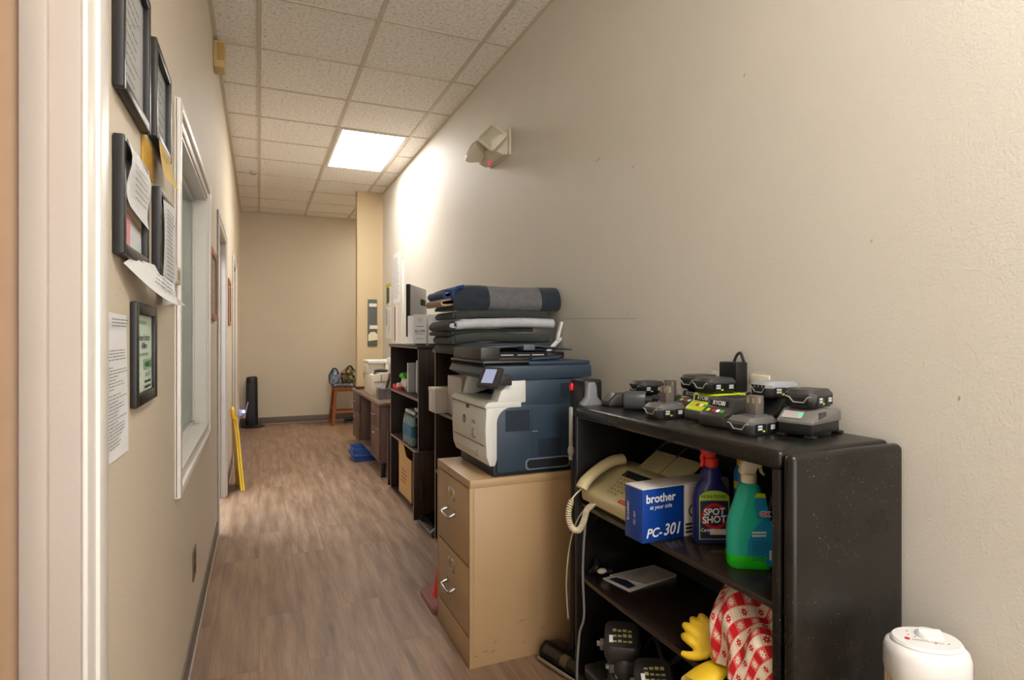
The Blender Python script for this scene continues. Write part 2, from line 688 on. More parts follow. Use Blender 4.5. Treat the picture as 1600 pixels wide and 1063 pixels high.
b.box((WR + 0.1, 7.3, 0), (3.1, 7.42, CZ), WALL_FAR)
b.build('wall_alcove', kind='structure')
b = MB()
b.box((-1.9, YB, 0), (-1.8, YF, CZ), WALL)
b.box((-1.8, YB, 0), (WL - WT, YB + 0.1, CZ), WALL)
b.build('wall_side_room', kind='structure')

# vinyl wall base
def base_run(name, segs):
    k = MB()
    for (p, q, nx, ny) in segs:
        # p,q ends on the wall line, (nx,ny) points into the hall
        t1, t2 = 0.006, 0.013
        k.box((p[0], p[1], 0.012), (q[0] + nx * t1, q[1] + ny * t1, 0.102), BASE, 0.002)
        k.box((p[0], p[1], 0.0), (q[0] + nx * t2, q[1] + ny * t2, 0.014), BASE_LIP, 0.003)
    k.build(name, kind='structure')


base_run('baseboard_left', [((WL, 1.175), (WL, 4.135), 1, 0), ((WL, 5.215), (WL, 6.385), 1, 0), ((WL, 7.365), (WL, YF), 1, 0)])
base_run('baseboard_right', [((WR, YB), (WR, 7.3), -1, 0)])
base_run('baseboard_far', [((WL, YF), (3.0, YF), 0, -1)])
base_run('baseboard_pillar', [((1.086, 7.3), (WR, 7.3), 0, -1), ((1.086, 7.3), (1.086, 7.42), -1, 0)])

# door casings: stepped profile swept round three sides
def casing(k, ya, yb, zt, w=0.062, t=0.016):
    for (a, c) in (((ya - w, 0), (ya, zt + w)), ((yb, 0), (yb + w, zt + w)), ((ya, zt), (yb, zt + w))):
        k.box((WL, a[0], a[1]), (WL + t * 0.62, c[0], c[1]), TRIM, 0.002)
    for (a, c) in (((ya - w, 0), (ya - w * 0.45, zt + w)), ((yb + w * 0.45, 0), (yb + w, zt + w)),
                   ((ya - w * 0.45, zt + w * 0.45), (yb + w * 0.45, zt + w))):
        k.box((WL, a[0], a[1]), (WL + t, c[0], c[1]), TRIM, 0.004)


SHADED_JAMB = mat('shaded_jamb_paint', (186, 173, 162), 0.45, var=0.05, vscale=6, bump=0.1, bscale=160)  # white trim darkened in its colour, standing in for shade
def doorway(n, ya, yb, zt, w=0.062):
    k = MB()
    casing(k, ya, yb, zt, w)
    r = k.build('door_%d' % n, kind='structure')
    j = MB()
    a, c = WL - WT - 0.002, WL + 0.004
    j.box((a, yb - 0.012, 0), (c, yb + 0.004, zt), SHADED_JAMB, 0.002)
    j.box((a, ya - 0.004, 0), (c, ya + 0.012, zt), SHADED_JAMB, 0.002)
    j.box((a, ya, zt - 0.012), (c, yb, zt + 0.004), SHADED_JAMB, 0.002)
    j.build('door_jamb', parent=r)
    s = MB()
    a, c = WL - 0.066, WL - 0.033
    s.box((a, yb - 0.026, 0), (c, yb - 0.012, zt - 0.012), SHADED_JAMB, 0.003)
    s.box((a, ya + 0.012, 0), (c, ya + 0.026, zt - 0.012), SHADED_JAMB, 0.003)
    s.box((a, ya, zt - 0.026), (c, yb, zt - 0.012), SHADED_JAMB, 0.003)
    s.build('door_stop', parent=r)
    return r


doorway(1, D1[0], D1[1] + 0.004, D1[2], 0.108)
k = MB()
k.box((WL - WT, D1[1] - 0.0125, 0), (WL - 0.0665, D1[1] - 0.0085, 2.0), mat('tan_jamb', (176, 142, 112), 0.55), 0.001)  # tan strip on the jamb behind the stop
k.build('door_jamb_strip', parent=bpy.data.objects['door_1'])
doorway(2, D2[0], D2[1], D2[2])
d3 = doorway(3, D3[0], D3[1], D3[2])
k = MB()
k.box((WL - 0.118, D3[0] + 0.013, 0.008), (WL - 0.08, D3[1] - 0.013, D3[2] - 0.014), TRIM, 0.002)
for (za, zb) in ((0.25, 0.95), (1.1, 1.85)):
    k.box((WL - 0.082, D3[0] + 0.14, za), (WL - 0.074, D3[1] - 0.14, zb), TRIM, 0.004)
k.build('door_leaf', parent=d3)

# window: casing, reveal, sill, pane and blind
k = MB()
ya, yb, za, zb = WN
w = 0.066
for (p, q) in (((ya - w, za - w), (ya, zb + w)), ((yb, za - w), (yb + w, zb + w)), ((ya, zb), (yb, zb + w)), ((ya, za - w), (yb, za))):
    k.box((WL, p[0], p[1]), (WL + 0.009, q[0], q[1]), TRIM, 0.002)
for (p, q) in (((ya - w, za - w), (ya - w * 0.5, zb + w)), ((yb + w * 0.5, za - w), (yb + w, zb + w)),
               ((ya - w * 0.5, zb + w * 0.5), (yb + w * 0.5, zb + w)), ((ya - w * 0.5, za - w), (yb + w * 0.5, za - w * 0.5))):
    k.box((WL, p[0], p[1]), (WL + 0.019, q[0], q[1]), TRIM, 0.005)
win = k.build('window_1', kind='structure')
k = MB()
for (p, q) in (((ya, za), (ya + 0.012, zb)), ((yb - 0.012, za), (yb, zb)), ((ya, zb - 0.012), (yb, zb))):
    k.box((WL - WT, p[0], p[1]), (WL + 0.003, q[0], q[1]), TRIM, 0.002)
k.build('window_jamb', parent=win)
k = MB()
k.box((WL - WT, ya, za - 0.004), (WL + 0.014, yb, za + 0.014), TRIM, 0.004)
k.build('window_sill', parent=win)
k = MB()
for (p, q) in (((ya + 0.012, za + 0.014), (ya + 0.03, zb - 0.012)), ((yb - 0.03, za + 0.014), (yb - 0.012, zb - 0.012)),
               ((ya + 0.012, zb - 0.03), (yb - 0.012, zb - 0.012)), ((ya + 0.012, za + 0.014), (yb - 0.012, za + 0.03))):
    k.box((WL - 0.066, p[0], p[1]), (WL - 0.05, q[0], q[1]), TRIM, 0.002)
k.build('window_frame', parent=win)
k = MB()
k.box((WL - 0.06, ya + 0.02, za + 0.02), (WL - 0.056, yb - 0.02, zb - 0.02), clear_glass('window_pane_glass', (226, 240, 232), 0.8))
k.build('window_pane', parent=win)
k = MB()
BL = mat('blind_slat', (214, 222, 216), 0.5, var=0.04)
z = za + 0.03
while z < zb - 0.03:
    k.quad(((WL - 0.098, ya + 0.02, z), (WL - 0.098, yb - 0.02, z), (WL - 0.086, yb - 0.02, z + 0.024), (WL - 0.086, ya + 0.02, z + 0.024)), BL)
    z += 0.0215
k.build('window_blind', parent=win)

# recessed troffers
LIGHT = emit('troffer_diffuser', (255, 250, 243), 12.5)
LIGHT_FILL = emit('added_fill_diffuser', (255, 252, 246), 16.0)  # brighter glow for the added panel out of view
def troffer(y0, label, glow):
    t = thing('ceiling_light', label, 'ceiling light', (0.915, y0 + 0.61, CZ - 0.012), group='flat panel ceiling lights')
    f = MB()
    for (p, q) in (((0.622, y0 + 0.008), (0.65, y0 + 1.212)), ((1.18, y0 + 0.008), (1.208, y0 + 1.212)),
                   ((0.65, y0 + 0.008), (1.18, y0 + 0.03)), ((0.65, y0 + 1.19), (1.18, y0 + 1.212))):
        f.box((p[0], p[1], CZ - 0.012), (q[0], q[1], CZ - 0.001), TRIM, 0.002)
    f.build('light_frame', parent=t)
    d = MB()
    d.box((0.648, y0 + 0.028, CZ - 0.008), (1.182, y0 + 1.192, CZ - 0.002), glow)
    d.build('light_diffuser', parent=t)


troffer(5.12, 'bright flat panel ceiling light glowing over the middle of the hallway', LIGHT)
troffer(5.12 - 0.61 * 10, 'added flat panel fill light, unseen behind the viewer at the hallway entrance', LIGHT_FILL)  # unseen panel added to brighten the near end of the hall
# ------------------------------------------------------------------ things on the left wall
GLASS = clear_glass('frame_glass', (250, 250, 250), 0.22)
SILVER_PAPER = mat('faded_certificate', (234, 236, 236), 0.7, var=0.06, vscale=8)
GREENISH = mat('pale_green_certificate', (206, 222, 206), 0.7, var=0.03)
GREEN_INK = mat('green_ink', (74, 128, 88), 0.8)
PALE_GREEN_INK = mat('pale_green_ink', (150, 186, 150), 0.8)
PINK = mat('pink_paper', (232, 160, 168), 0.85)
NOTE = mat('yellow_note', (236, 206, 120), 0.85)
MANILA = mat('golden_envelope', (212, 164, 60), 0.8)


def wall_frame(name, label, y0, y1, z0, z1, d=0.018, w=0.024, m=None, sheet=None, group=None):
    """picture frame on the left wall: moulding, backing sheet and glass"""
    m = m or FRAME
    t = thing(name, label, 'picture frame', (WL, (y0 + y1) / 2, z0), group=group)
    k = MB()
    for (p, q) in (((y0, z0), (y0 + w, z1)), ((y1 - w, z0), (y1, z1)), ((y0 + w, z1 - w), (y1 - w, z1)), ((y0 + w, z0), (y1 - w, z0 + w))):
        k.box((WL + 0.001, p[0], p[1]), (WL + d, q[0], q[1]), m, 0.003)
    k.build('frame_moulding', parent=t)
    k = MB()
    k.box((WL + 0.001, y0 + w - 0.004, z0 + w - 0.004), (WL + d * 0.35, y1 - w + 0.004, z1 - w + 0.004), sheet or SILVER_PAPER)
    xs = WL + d * 0.35 + 0.0004
    return t, k, xs


RT, UP = (0, 1, 0), (0, 0, 1)     # left wall seen from the hall: reading direction runs away from the viewer
# top left, tall certificate frame
t, k, xs = wall_frame('picture_frame', 'black framed certificate nearest the doorway, highest on the left wall', 1.262, 1.555, 1.722, 2.02, 0.02, 0.022)
k.lines((xs, 1.30, 1.96), RT, UP, 0.21, 0.19, 9, INK_SOFT, 0.2, 3)
k.build('certificate', parent=t)
k = MB(); k.box((WL + 0.011, 1.28, 1.742), (WL + 0.0125, 1.537, 2.0), GLASS); k.build('glass', parent=t)
# second frame
t, k, xs = wall_frame('picture_frame', 'black framed certificate high on the wall beside the window, above the yellow note', 1.636, 1.90, 1.747, 1.985, 0.02, 0.022, sheet=mat('blue_grey_print', (204, 214, 220), 0.6, var=0.12, vscale=12))
k.lines((xs, 1.67, 1.94), RT, UP, 0.19, 0.15, 6, INK_SOFT, 0.25, 4)
k.build('certificate', parent=t)
k = MB(); k.box((WL + 0.011, 1.655, 1.765), (WL + 0.0125, 1.88, 1.967), GLASS); k.build('glass', parent=t)
# third frame with papers tucked in
t, k, xs = wall_frame('picture_frame', 'black document frame with slips and a pink note tucked inside its glass', 1.265, 1.535, 1.418, 1.637, 0.02, 0.022, sheet=mat('grey_frame_backing', (222, 226, 226), 0.7))
k.build('backing', parent=t)
k = MB()
k.quad(((xs + 0.001, 1.29, 1.44), (xs + 0.001, 1.385, 1.44), (xs + 0.001, 1.385, 1.515), (xs + 0.001, 1.29, 1.515)), PINK)
k.quad(((xs + 0.002, 1.288, 1.505), (xs + 0.002, 1.50, 1.497), (xs + 0.002, 1.505, 1.545), (xs + 0.002, 1.288, 1.565)), PAPER_W)
k.quad(((xs + 0.0025, 1.288, 1.51), (xs + 0.0025, 1.50, 1.492), (xs + 0.0025, 1.50, 1.5), (xs + 0.0025, 1.288, 1.518)), KRAFT)
k.build('tucked_note', parent=t)
k = MB()
secs = []
for i in range(9):
    f = i / 8
    secs.append([(WL + 0.0225 + 0.006 * math.sin(f * 6), 1.283 + 0.02 * f + 0.03 * (f > .7) * (f - .7), 1.632 - 0.118 * f), (WL + 0.0235 + 0.004 * math.sin(f * 5 + 1), 1.50 + 0.012 * f, 1.61 - 0.11 * f)])
k.loft(secs, PAPER, closed=False, caps=False)
k.lines((WL + 0.030, 1.31, 1.60), RT, UP, 0.15, 0.075, 6, INK_SOFT, 0.2, 7)
k.build('slip', parent=t)
# fourth frame with a long sheet
t, k, xs = wall_frame('picture_frame', 'black document frame holding a long printed list, close to the window casing', 1.692, 1.945, 1.43, 1.64, 0.02, 0.02)
k.build('backing', parent=t)
k = MB()
secs = []
for i in range(13):
    f = i / 12
    secs.append([(WL + 0.0215 + 0.003 * math.sin(f * 5), 1.725 + 0.012 * f, 1.615 - 0.27 * f), (WL + 0.0235 + 0.004 * math.sin(f * 4), 1.925 + 0.02 * f, 1.63 - 0.27 * f)])
k.loft(secs, PAPER, closed=False, caps=False)
k.lines((WL + 0.0275, 1.75, 1.60), RT, UP, 0.15, 0.2, 18, INK_SOFT, 0.25, 8)
k.build('printed_list', parent=t)
# loose sheet hanging out under the third frame
k = MB()
secs = []
for i in range(11):
    f = i / 10
    secs.append([(WL + 0.012 + 0.045 * math.sin(f * 1.6), 1.30 + 0.40 * f, 1.405 - 0.055 * f - 0.02 * math.sin(f * 3)),
                 (WL + 0.018 + 0.02 * f, 1.36 + 0.42 * f, 1.425 - 0.02 * f)])
k.loft(secs, PAPER, closed=False, caps=False)
k.lines((WL + 0.05, 1.45, 1.41), (0.05, 1, -0.08), (0.3, 0, 1), 0.2, 0.03, 4, INK_SOFT, 0.2, 9)
k.build('loose_sheet', label='loose white sheet curling out below the black document frame with the pink note', cat='paper')
k = MB()
secs = []
for i in range(9):
    f = i / 8
    secs.append([(WL + 0.021 + 0.02 * f, 1.43 + 0.34 * f, 1.425 - 0.075 * f), (WL + 0.026 + 0.03 * f, 1.56 + 0.33 * f, 1.43 - 0.085 * f - 0.01 * math.sin(f * 4))])
k.loft(secs, PAPER, closed=False, caps=False)
k.lines((WL + 0.045, 1.55, 1.405), (0.05, 1, -0.22), (0.1, 0.4, 1), 0.2, 0.03, 4, INK_SOFT, 0.2, 10)
k.build('slip_of_paper', label='printed white slip slanting down between the document frames toward the thermostat', cat='paper')
# small certificate frame
t, k, xs = wall_frame('picture_frame', 'small black frame with a pale green member certificate, lowest on the left wall', 1.425, 1.69, 1.118, 1.34, 0.014, 0.026, sheet=GREENISH)
k.build('certificate', parent=t)
k = MB()
e = xs + 0.0008
k.lines((e, 1.47, 1.305), RT, UP, 0.17, 0.012, 1, PALE_GREEN_INK, 0.6, 2)
k.text('Home Furniture', 0.021, INK, (e, 1.560, 1.258), RT, UP, 'CENTER', bold=0.012)
k.text('& More', 0.021, INK, (e, 1.560, 1.240), RT, UP, 'CENTER', bold=0.012)
k.lines((e, 1.475, 1.232), RT, UP, 0.17, 0.01, 1, PALE_GREEN_INK, 0.6, 5)
k.quad(((e, 1.555, 1.192), (e, 1.655, 1.192), (e, 1.655, 1.216), (e, 1.555, 1.216)), PALE_GREEN_INK)
k.text('MEMBER', 0.020, GREEN_INK, (e + 0.0004, 1.605, 1.197), RT, UP, 'CENTER', bold=0.01)
k.text('Since 2019', 0.015, INK, (e, 1.605, 1.176), RT, UP, 'CENTER')
k.lines((e, 1.565, 1.17), RT, UP, 0.085, 0.024, 2, INK, 0.5, 6, 0.1)
k.lines((e, 1.46, 1.21), RT, UP, 0.05, 0.05, 5, PALE_GREEN_INK, 0.5, 12)
k.build('print', parent=t)
# letter taped by the doorway
k = MB()
secs = [[(WL + 0.0012, 1.172, 1.312 - 0.27 * f), (WL + 0.0012 + 0.004 * f, 1.388, 1.309 - 0.268 * f)] for f in [i / 8 for i in range(9)]]
k.loft(secs, PAPER, closed=False, caps=False)
e = WL + 0.0062
k.lines((e, 1.24, 1.302), RT, UP, 0.14, 0.018, 3, INK_SOFT, 0.35, 21, 0.1)
k.lines((e, 1.20, 1.245), RT, UP, 0.18, 0.022, 4, INK_SOFT, 0.3, 22, 0.2)
k.lines((e, 1.20, 1.215), RT, UP, 0.17, 0.045, 8, INK_SOFT, 0.3, 23, 0.8)
k.lines((e, 1.20, 1.165), RT, UP, 0.17, 0.10, 16, INK_SOFT, 0.3, 24, 0.5)
k.build('letter', label='white typed letter taped flat to the left wall next to the doorway trim', cat='paper')
# note and envelope stuck between the frames
k = MB()
secs = [[(WL + 0.022 + 0.01 * f * f, 1.655 + 0.02 * f, 1.745 - 0.085 * f), (WL + 0.021 + 0.02 * f * f, 1.86 + 0.02 * f, 1.753 - 0.085 * f)] for f in [i / 8 for i in range(9)]]
k.loft(secs, NOTE, closed=False, caps=False)
k.lines((WL + 0.024, 1.69, 1.735), RT, UP, 0.13, 0.045, 6, INK_SOFT, 0.25, 31)
k.build('sticky_note', label='yellow handwritten note hanging below the framed certificate beside the window', cat='note')
k = MB()
k.box((WL + 0.001, 1.555, 1.648), (WL + 0.004, 1.70, 1.728), MANILA, 0.001)
k.build('envelope', label='golden envelope stuck on the left wall in between the four black frames', cat='envelope')
# thermostat
t = thing('thermostat', 'beige thermostat with a small dial window beside the window casing', 'thermostat', (WL, 2.05, 1.36))
k = MB(); k.box((WL, 1.995, 1.425), (WL + 0.02, 2.105, 1.478), OFFWHITE, 0.003); k.box((WL, 2.005, 1.365), (WL + 0.012, 2.095, 1.425), OFFWHITE, 0.003)
k.build('housing', parent=t)
k = MB(); k.box((WL + 0.02, 2.03, 1.44), (WL + 0.0215, 2.075, 1.466), DARK2); k.box((WL + 0.0205, 2.045, 1.44), (WL + 0.0222, 2.05, 1.466), OFFWHITE); k.build('dial_window', parent=t)
k = MB()
for i in range(7):
    k.box((WL + 0.012, 2.02, 1.372 + i * 0.007), (WL + 0.0128, 2.08, 1.375 + i * 0.007), CREAM_D)
k.build('vent', parent=t)
# wooden frames farther along
for (y0, y1, lab, dd) in ((3.47, 3.93, 'cherry wood picture frame between the window and the open doorway', 0.015), (5.42, 5.86, 'narrow looking wooden picture frame past the doorway, above the yellow sign', 0.015)):
    t, k, xs = wall_frame('picture_frame', lab, y0, y1, 1.355, 1.745, dd, 0.035, CHERRY, mat('faded_print', (206, 212, 206), 0.6, var=0.12, vscale=14))
    k.lines((xs, y0 + 0.06, 1.68), RT, UP, y1 - y0 - 0.13, 0.24, 8, INK_SOFT, 0.2, 41)
    k.build('print', parent=t)
    k = MB(); k.box((WL + 0.012, y0 + 0.03, 1.385), (WL + 0.0135, y1 - 0.03, 1.715), GLASS); k.build('glass', parent=t)
# chime box high on the wall
t = thing('door_chime', 'square tan box mounted high on the left wall just under the ceiling', 'chime box', (WL, 3.88, 2.83))
k = MB(); k.box((WL, 3.83, 2.83), (WL + 0.060, 3.95, 2.985), mat('tan_box_plastic', (206, 176, 118), 0.5), 0.006); k.build('housing', parent=t)
k = MB(); k.box((WL + 0.020, 3.827, 2.87), (WL + 0.056, 3.831, 2.975), mat('tan_box_panel', (184, 146, 80), 0.55), 0.002); k.build('front_panel', parent=t)
# low outlet
t = thing('wall_outlet', 'brown slotted wall outlet low on the left wall near the floor', 'outlet', (WL, 2.72, 0.28))
k = MB(); k.box((WL, 2.665, 0.285), (WL + 0.005, 2.775, 0.405), mat('brown_outlet_plate', (120, 98, 70), 0.45), 0.002); k.build('cover_plate', parent=t)
k = MB()
for z in (0.312, 0.362):
    k.box((WL + 0.005, 2.69, z), (WL + 0.007, 2.75, z + 0.03), mat('dark_receptacle', (50, 40, 32), 0.5), 0.001)
k.build('socket', parent=t)

# ------------------------------------------------------------------ far end of the hall
# folded wet floor sign
t = thing('wet_floor_sign', 'yellow folded wet floor sign leaning on the left wall beside the doorway', 'floor sign', (-0.18, 5.44, 0))
def sign_panel(k, dx):
    def P(x, y, f):
        return (x + 0.018 + dx - 0.046 * f - 0.17 * (y - 5.3), y, 0.66 * f * 0.93 + 0.002)
    outline = [(5.30, 0.0), (5.315, 0.10), (5.345, 0.75), (5.385, 0.95), (5.50, 0.95), (5.54, 0.75), (5.57, 0.10), (5.585, 0.0)]
    a = [P(-0.156, y, f) for y, f in outline]
    c = [P(-0.142, y, f) for y, f in outline]
    k.loft([a, c], YELLOW, True, True, False)
k = MB(); sign_panel(k, 0.0); k.build('rear_panel', parent=t)
k = MB(); sign_panel(k, 0.017)
k.build('front_panel', parent=t)
k = MB(); k.tube([(-0.194, 5.38, 0.58), (-0.2, 5.40, 0.645), (-0.204, 5.44, 0.665), (-0.208, 5.48, 0.645), (-0.206, 5.50, 0.58)], 0.014, YELLOW, 8, 4); k.build('carry_handle', parent=t)

# black tower heater on a round base
t = thing('tower_heater', 'slim black tower heater on a round base in the far left corner', 'heater', (-0.09, 8.95, 0))
k = MB(); k.lathe([(0.15, 0.0), (0.152, 0.012), (0.13, 0.022), (0.06, 0.034), (0.05, 0.04)], BLACK, 28, (-0.08, 8.95, 0)); k.build('base', parent=t)
k = MB()
secs = []
for z, s_ in ((0.035, 1.0), (0.05, 1.03), (0.66, 0.94), (0.685, 0.9), (0.695, 0.6)):
    secs.append([(-0.093 + 0.078 * s_ * math.copysign(abs(math.cos(a)) ** 0.6, math.cos(a)), 8.95 + 0.065 * s_ * math.copysign(abs(math.sin(a)) ** 0.6, math.sin(a)), z) for a in [2 * PI * i / 24 for i in range(24)]])
k.loft(secs, BLACK); k.build('tower_body', parent=t)
k = MB()
for i in range(14):
    k.box((-0.155 + i * 0.0075, 8.884, 0.09), (-0.152 + i * 0.0075, 8.888, 0.60), DARK)
k.build('grille', parent=t)
k = MB(); k.lathe([(0.03, 0.0), (0.03, 0.01), (0.02, 0.014)], DARK2, 16, (-0.06, 8.92, 0.69)); k.build('control_dial', parent=t)

# glowing plug-in night light
t = thing('plug_in_light', 'plug in light glowing blue low on the left wall next to the heater', 'night light', (WL, 8.5, 0.2))
k = MB(); k.box((WL, 8.45, 0.22), (WL + 0.04, 8.53, 0.30), WHITE, 0.008); k.build('plug_body', parent=t)
k = MB(); k.sphere((WL + 0.055, 8.47, 0.275), 0.022, emit('blue_glow', (96, 110, 255), 5.0)); k.build('lamp', parent=t)
k = MB(); k.prism([(WL + 0.06, 0.2), (WL + 0.075, 0.2), (WL + 0.115, 0.39), (WL + 0.105, 0.39)], 'y', 8.40, 8.55, mat('milky_shade', (214, 212, 232), 0.4), 0.004); k.build('shade', parent=t)

# stool with bags
t = thing('wooden_stool', 'orange brown wooden stool with a striped cushion in the far right corner', 'stool', (1.16, 8.83, 0))
tops = [(1.0, 8.70), (1.30, 8.70), (1.0, 8.98), (1.30, 8.98)]
feet = [(0.955, 8.64), (1.345, 8.64), (0.955, 9.04), (1.345, 9.04)]
for (a, c) in zip(tops, feet):
    k = MB()
    q = [(-0.02, -0.02), (0.02, -0.02), (0.02, 0.02), (-0.02, 0.02)]
    k.loft([[(c[0] + x, c[1] + y, 0.0) for x, y in q], [(a[0] + x, a[1] + y, 0.52) for x, y in q]], OAK, True, True, False)
    k.build('leg', parent=t)
for (p, q, z) in ((0, 1, 0.17), (2, 3, 0.17), (0, 2, 0.22), (1, 3, 0.22)):
    f = z / 0.52
    A = V(feet[p][0] * (1 - f) + tops[p][0] * f, feet[p][1] * (1 - f) + tops[p][1] * f, z)
    B = V(feet[q][0] * (1 - f) + tops[q][0] * f, feet[q][1] * (1 - f) + tops[q][1] * f, z)
    k = MB(); k.tube([A, B], 0.014, OAK, 8); k.build('stretcher', parent=t)
k = MB(); k.box((0.97, 8.67, 0.47), (1.33, 9.01, 0.53), OAK, 0.006); k.build('apron', parent=t)
k = MB(); k.box((0.96, 8.66, 0.53), (1.34, 9.02, 0.575), spots('striped_cushion', [(70, 74, 88), (150, 156, 170), (52, 54, 64), (100, 104, 118)], 60), 0.018, 3); k.build('cushion', parent=t)
for (x, m_, lab, nm, sx) in ((0.99, spots('denim_patch', [(96, 112, 142), (134, 146, 168), (70, 84, 116), (160, 164, 172), (110, 120, 140)], 26), 'blue grey patterned cloth bag on the left of the stool seat', 'cloth_bag', 0.078),
                            (1.205, spots('camouflage_cloth', [(60, 50, 34), (112, 96, 60), (34, 30, 24), (140, 130, 84), (86, 74, 46), (168, 160, 120)], 30), 'bulging camouflage bag on the stool cushion', 'camouflage_bag', 0.125)):
    t = thing(nm, lab, 'bag', (x, 8.84, 0.575))
    k = MB()
    secs = []
    hh = 0.24 if sx > 0.11 else 0.21
    for i in range(11):
        f = i / 10
        rr = (math.sin(PI * min(0.5, f * 1.1 + 0.28)) if f < 0.4 else math.cos(PI / 2 * ((f - 0.4) / 0.62)) ** 0.55)
        secs.append([(x + sx * rr * (1 + 0.06 * math.sin(3 * a + i)) * math.cos(a), 8.84 + 0.12 * rr * (1 + 0.05 * math.sin(2 * a + i * 0.7)) * math.sin(a), 0.575 + hh * f) for a in [2 * PI * j / 22 for j in range(22)]])
    k.loft(secs, m_)
    k.build('bag_body', parent=t)
    k = MB(); k.tube([(x - 0.05, 8.76, 0.575 + hh * 0.7), (x - 0.03, 8.76, 0.575 + hh * 1.0), (x + 0.02, 8.77, 0.575 + hh * 1.02), (x + 0.06, 8.76, 0.575 + hh * 0.65)], 0.009, BLACK_MATTE, 6, 5)
    k.build('strap', parent=t)
# shoe under the stool
t = thing('shoe', 'dark shoe on the floor behind the stool legs by the far wall', 'shoe', (1.24, 8.85, 0))
k = MB()
secs = []
for (x, w_, h_) in ((1.13, 0.02, 0.03), (1.145, 0.042, 0.06), (1.20, 0.046, 0.075), (1.26, 0.042, 0.10), (1.32, 0.04, 0.13), (1.36, 0.034, 0.135), (1.375, 0.02, 0.11)):
    secs.append([(x, 8.85 + w_ * math.cos(a), 0.02 + max(0, h_ * (0.5 + 0.5 * math.sin(a)))) for a in [2 * PI * j / 16 for j in range(16)]])
k.loft(secs, fabric('dark_shoe_upper', (58, 58, 60))); k.build('upper', parent=t)
k = MB(); k.box((1.125, 8.80, 0.0), (1.38, 8.90, 0.022), DARK2, 0.01); k.build('sole', parent=t)

# time card rack on the pillar
t = thing('time_card_rack', 'narrow grey time card rack hung on the cream pillar', 'card rack', (1.265, 7.29, 1.14))
k = MB(); k.box((1.21, 7.282, 1.14), (1.323, 7.30, 1.705), mat('grey_green_metal', (98, 104, 98), 0.5), 0.003); k.build('rack_body', parent=t)
k = MB()
for i in range(22):
    z = 1.17 + i * 0.024
    k.quad(((1.217, 7.281, z), (1.316, 7.281, z), (1.316, 7.274, z + 0.021), (1.217, 7.274, z + 0.021)), mat('rack_slot', (118, 124, 118), 0.5) if i == 0 else k.mats[0])
k.build('slots', parent=t)
for (nm, x0_, x1_, za_, zb_, m_, lab) in (('time_card', 1.225, 1.315, 1.615, 1.655, PAPER_W, 'cream card in the upper slot of the time card rack'),
                                         ('time_card', 1.23, 1.322, 1.345, 1.39, PAPER_W, 'cream card in the lower slot of the time card rack'),
                                         ('folded_note', 1.213, 1.322, 1.20, 1.31, mat('pale_yellow_card', (232, 226, 186), 0.8), 'pale yellow rounded note at the bottom of the time card rack')):
    k = MB()
    if nm == 'folded_note':
        k.prism([(x0_, za_), (x1_, za_ + 0.012), (x1_, zb_ - 0.03), (x1_ - 0.03, zb_), (x0_ + 0.035, zb_), (x0_, zb_ - 0.035)], 'y', 7.266, 7.270, m_)
    else:
        k.box((x0_, 7.268, za_), (x1_, 7.271, zb_), m_)
    k.build(nm, label=lab, cat='card')

# papers and raceway at the far end of the right wall
RR, RU = (0, -1, 0), (0, 0, 1)
e = WR - 0.0015
k = MB(); k.box((e, 6.80, 1.635), (WR, 7.10, 1.875), mat('yellow_flyer', (198, 204, 70), 0.7)); k.box((e - 0.001, 6.86, 1.65), (e, 7.04, 1.83), mat('dark_flyer_photo', (54, 62, 74), 0.6, var=0.3, vscale=20))
k.box((e - 0.0012, 6.79, 1.62), (e - 0.0002, 6.90, 1.83), PAPER); k.lines((e - 0.002, 6.89, 1.81), RR, RU, 0.09, 0.15, 10, INK_SOFT, 0.4, 51)
k.build('flyer', label='yellow bordered flyer with a dark photo pinned beside the pillar', cat='flyer')
k = MB(); k.box((e, 6.80, 1.23), (WR, 7.10, 1.60), PAPER); k.lines((e - 0.001, 7.08, 1.58), RR, RU, 0.1, 0.2, 9, INK, 0.5, 52); k.lines((e - 0.001, 6.93, 1.56), RR, RU, 0.1, 0.26, 12, INK_SOFT, 0.35, 53)
k.build('notice', label='white printed notice pinned below the yellow bordered flyer', cat='notice')
k = MB(); k.box((e, 6.30, 1.625), (WR, 6.68, 2.18), PAPER); k.lines((e - 0.001, 6.66, 2.13), RR, RU, 0.32, 0.46, 22, INK_SOFT, 0.25, 54)
k.build('wall_poster', label='tall white printed sheet high on the right wall past the monitor', cat='poster')
k = MB(); k.box((e, 6.46, 1.20), (WR, 6.64, 1.60), PAPER); k.box((e - 0.0008, 6.55, 1.205), (e, 6.61, 1.59), mat('pale_red_print', (196, 120, 112), 0.8, var=0.4, vscale=60)); k.lines((e - 0.0015, 6.61, 1.58), RR, RU, 0.05, 0.3, 14, INK, 0.4, 55)
k.build('notice', label='narrow notice with a red printed band below the tall white sheet', cat='notice')
k = MB(); k.box((WR - 0.018, 6.13, 1.22), (WR, 6.17, 2.06), WHITE, 0.003); k.build('cable_raceway', label='slim white vertical raceway on the right wall behind the monitor', cat='raceway')

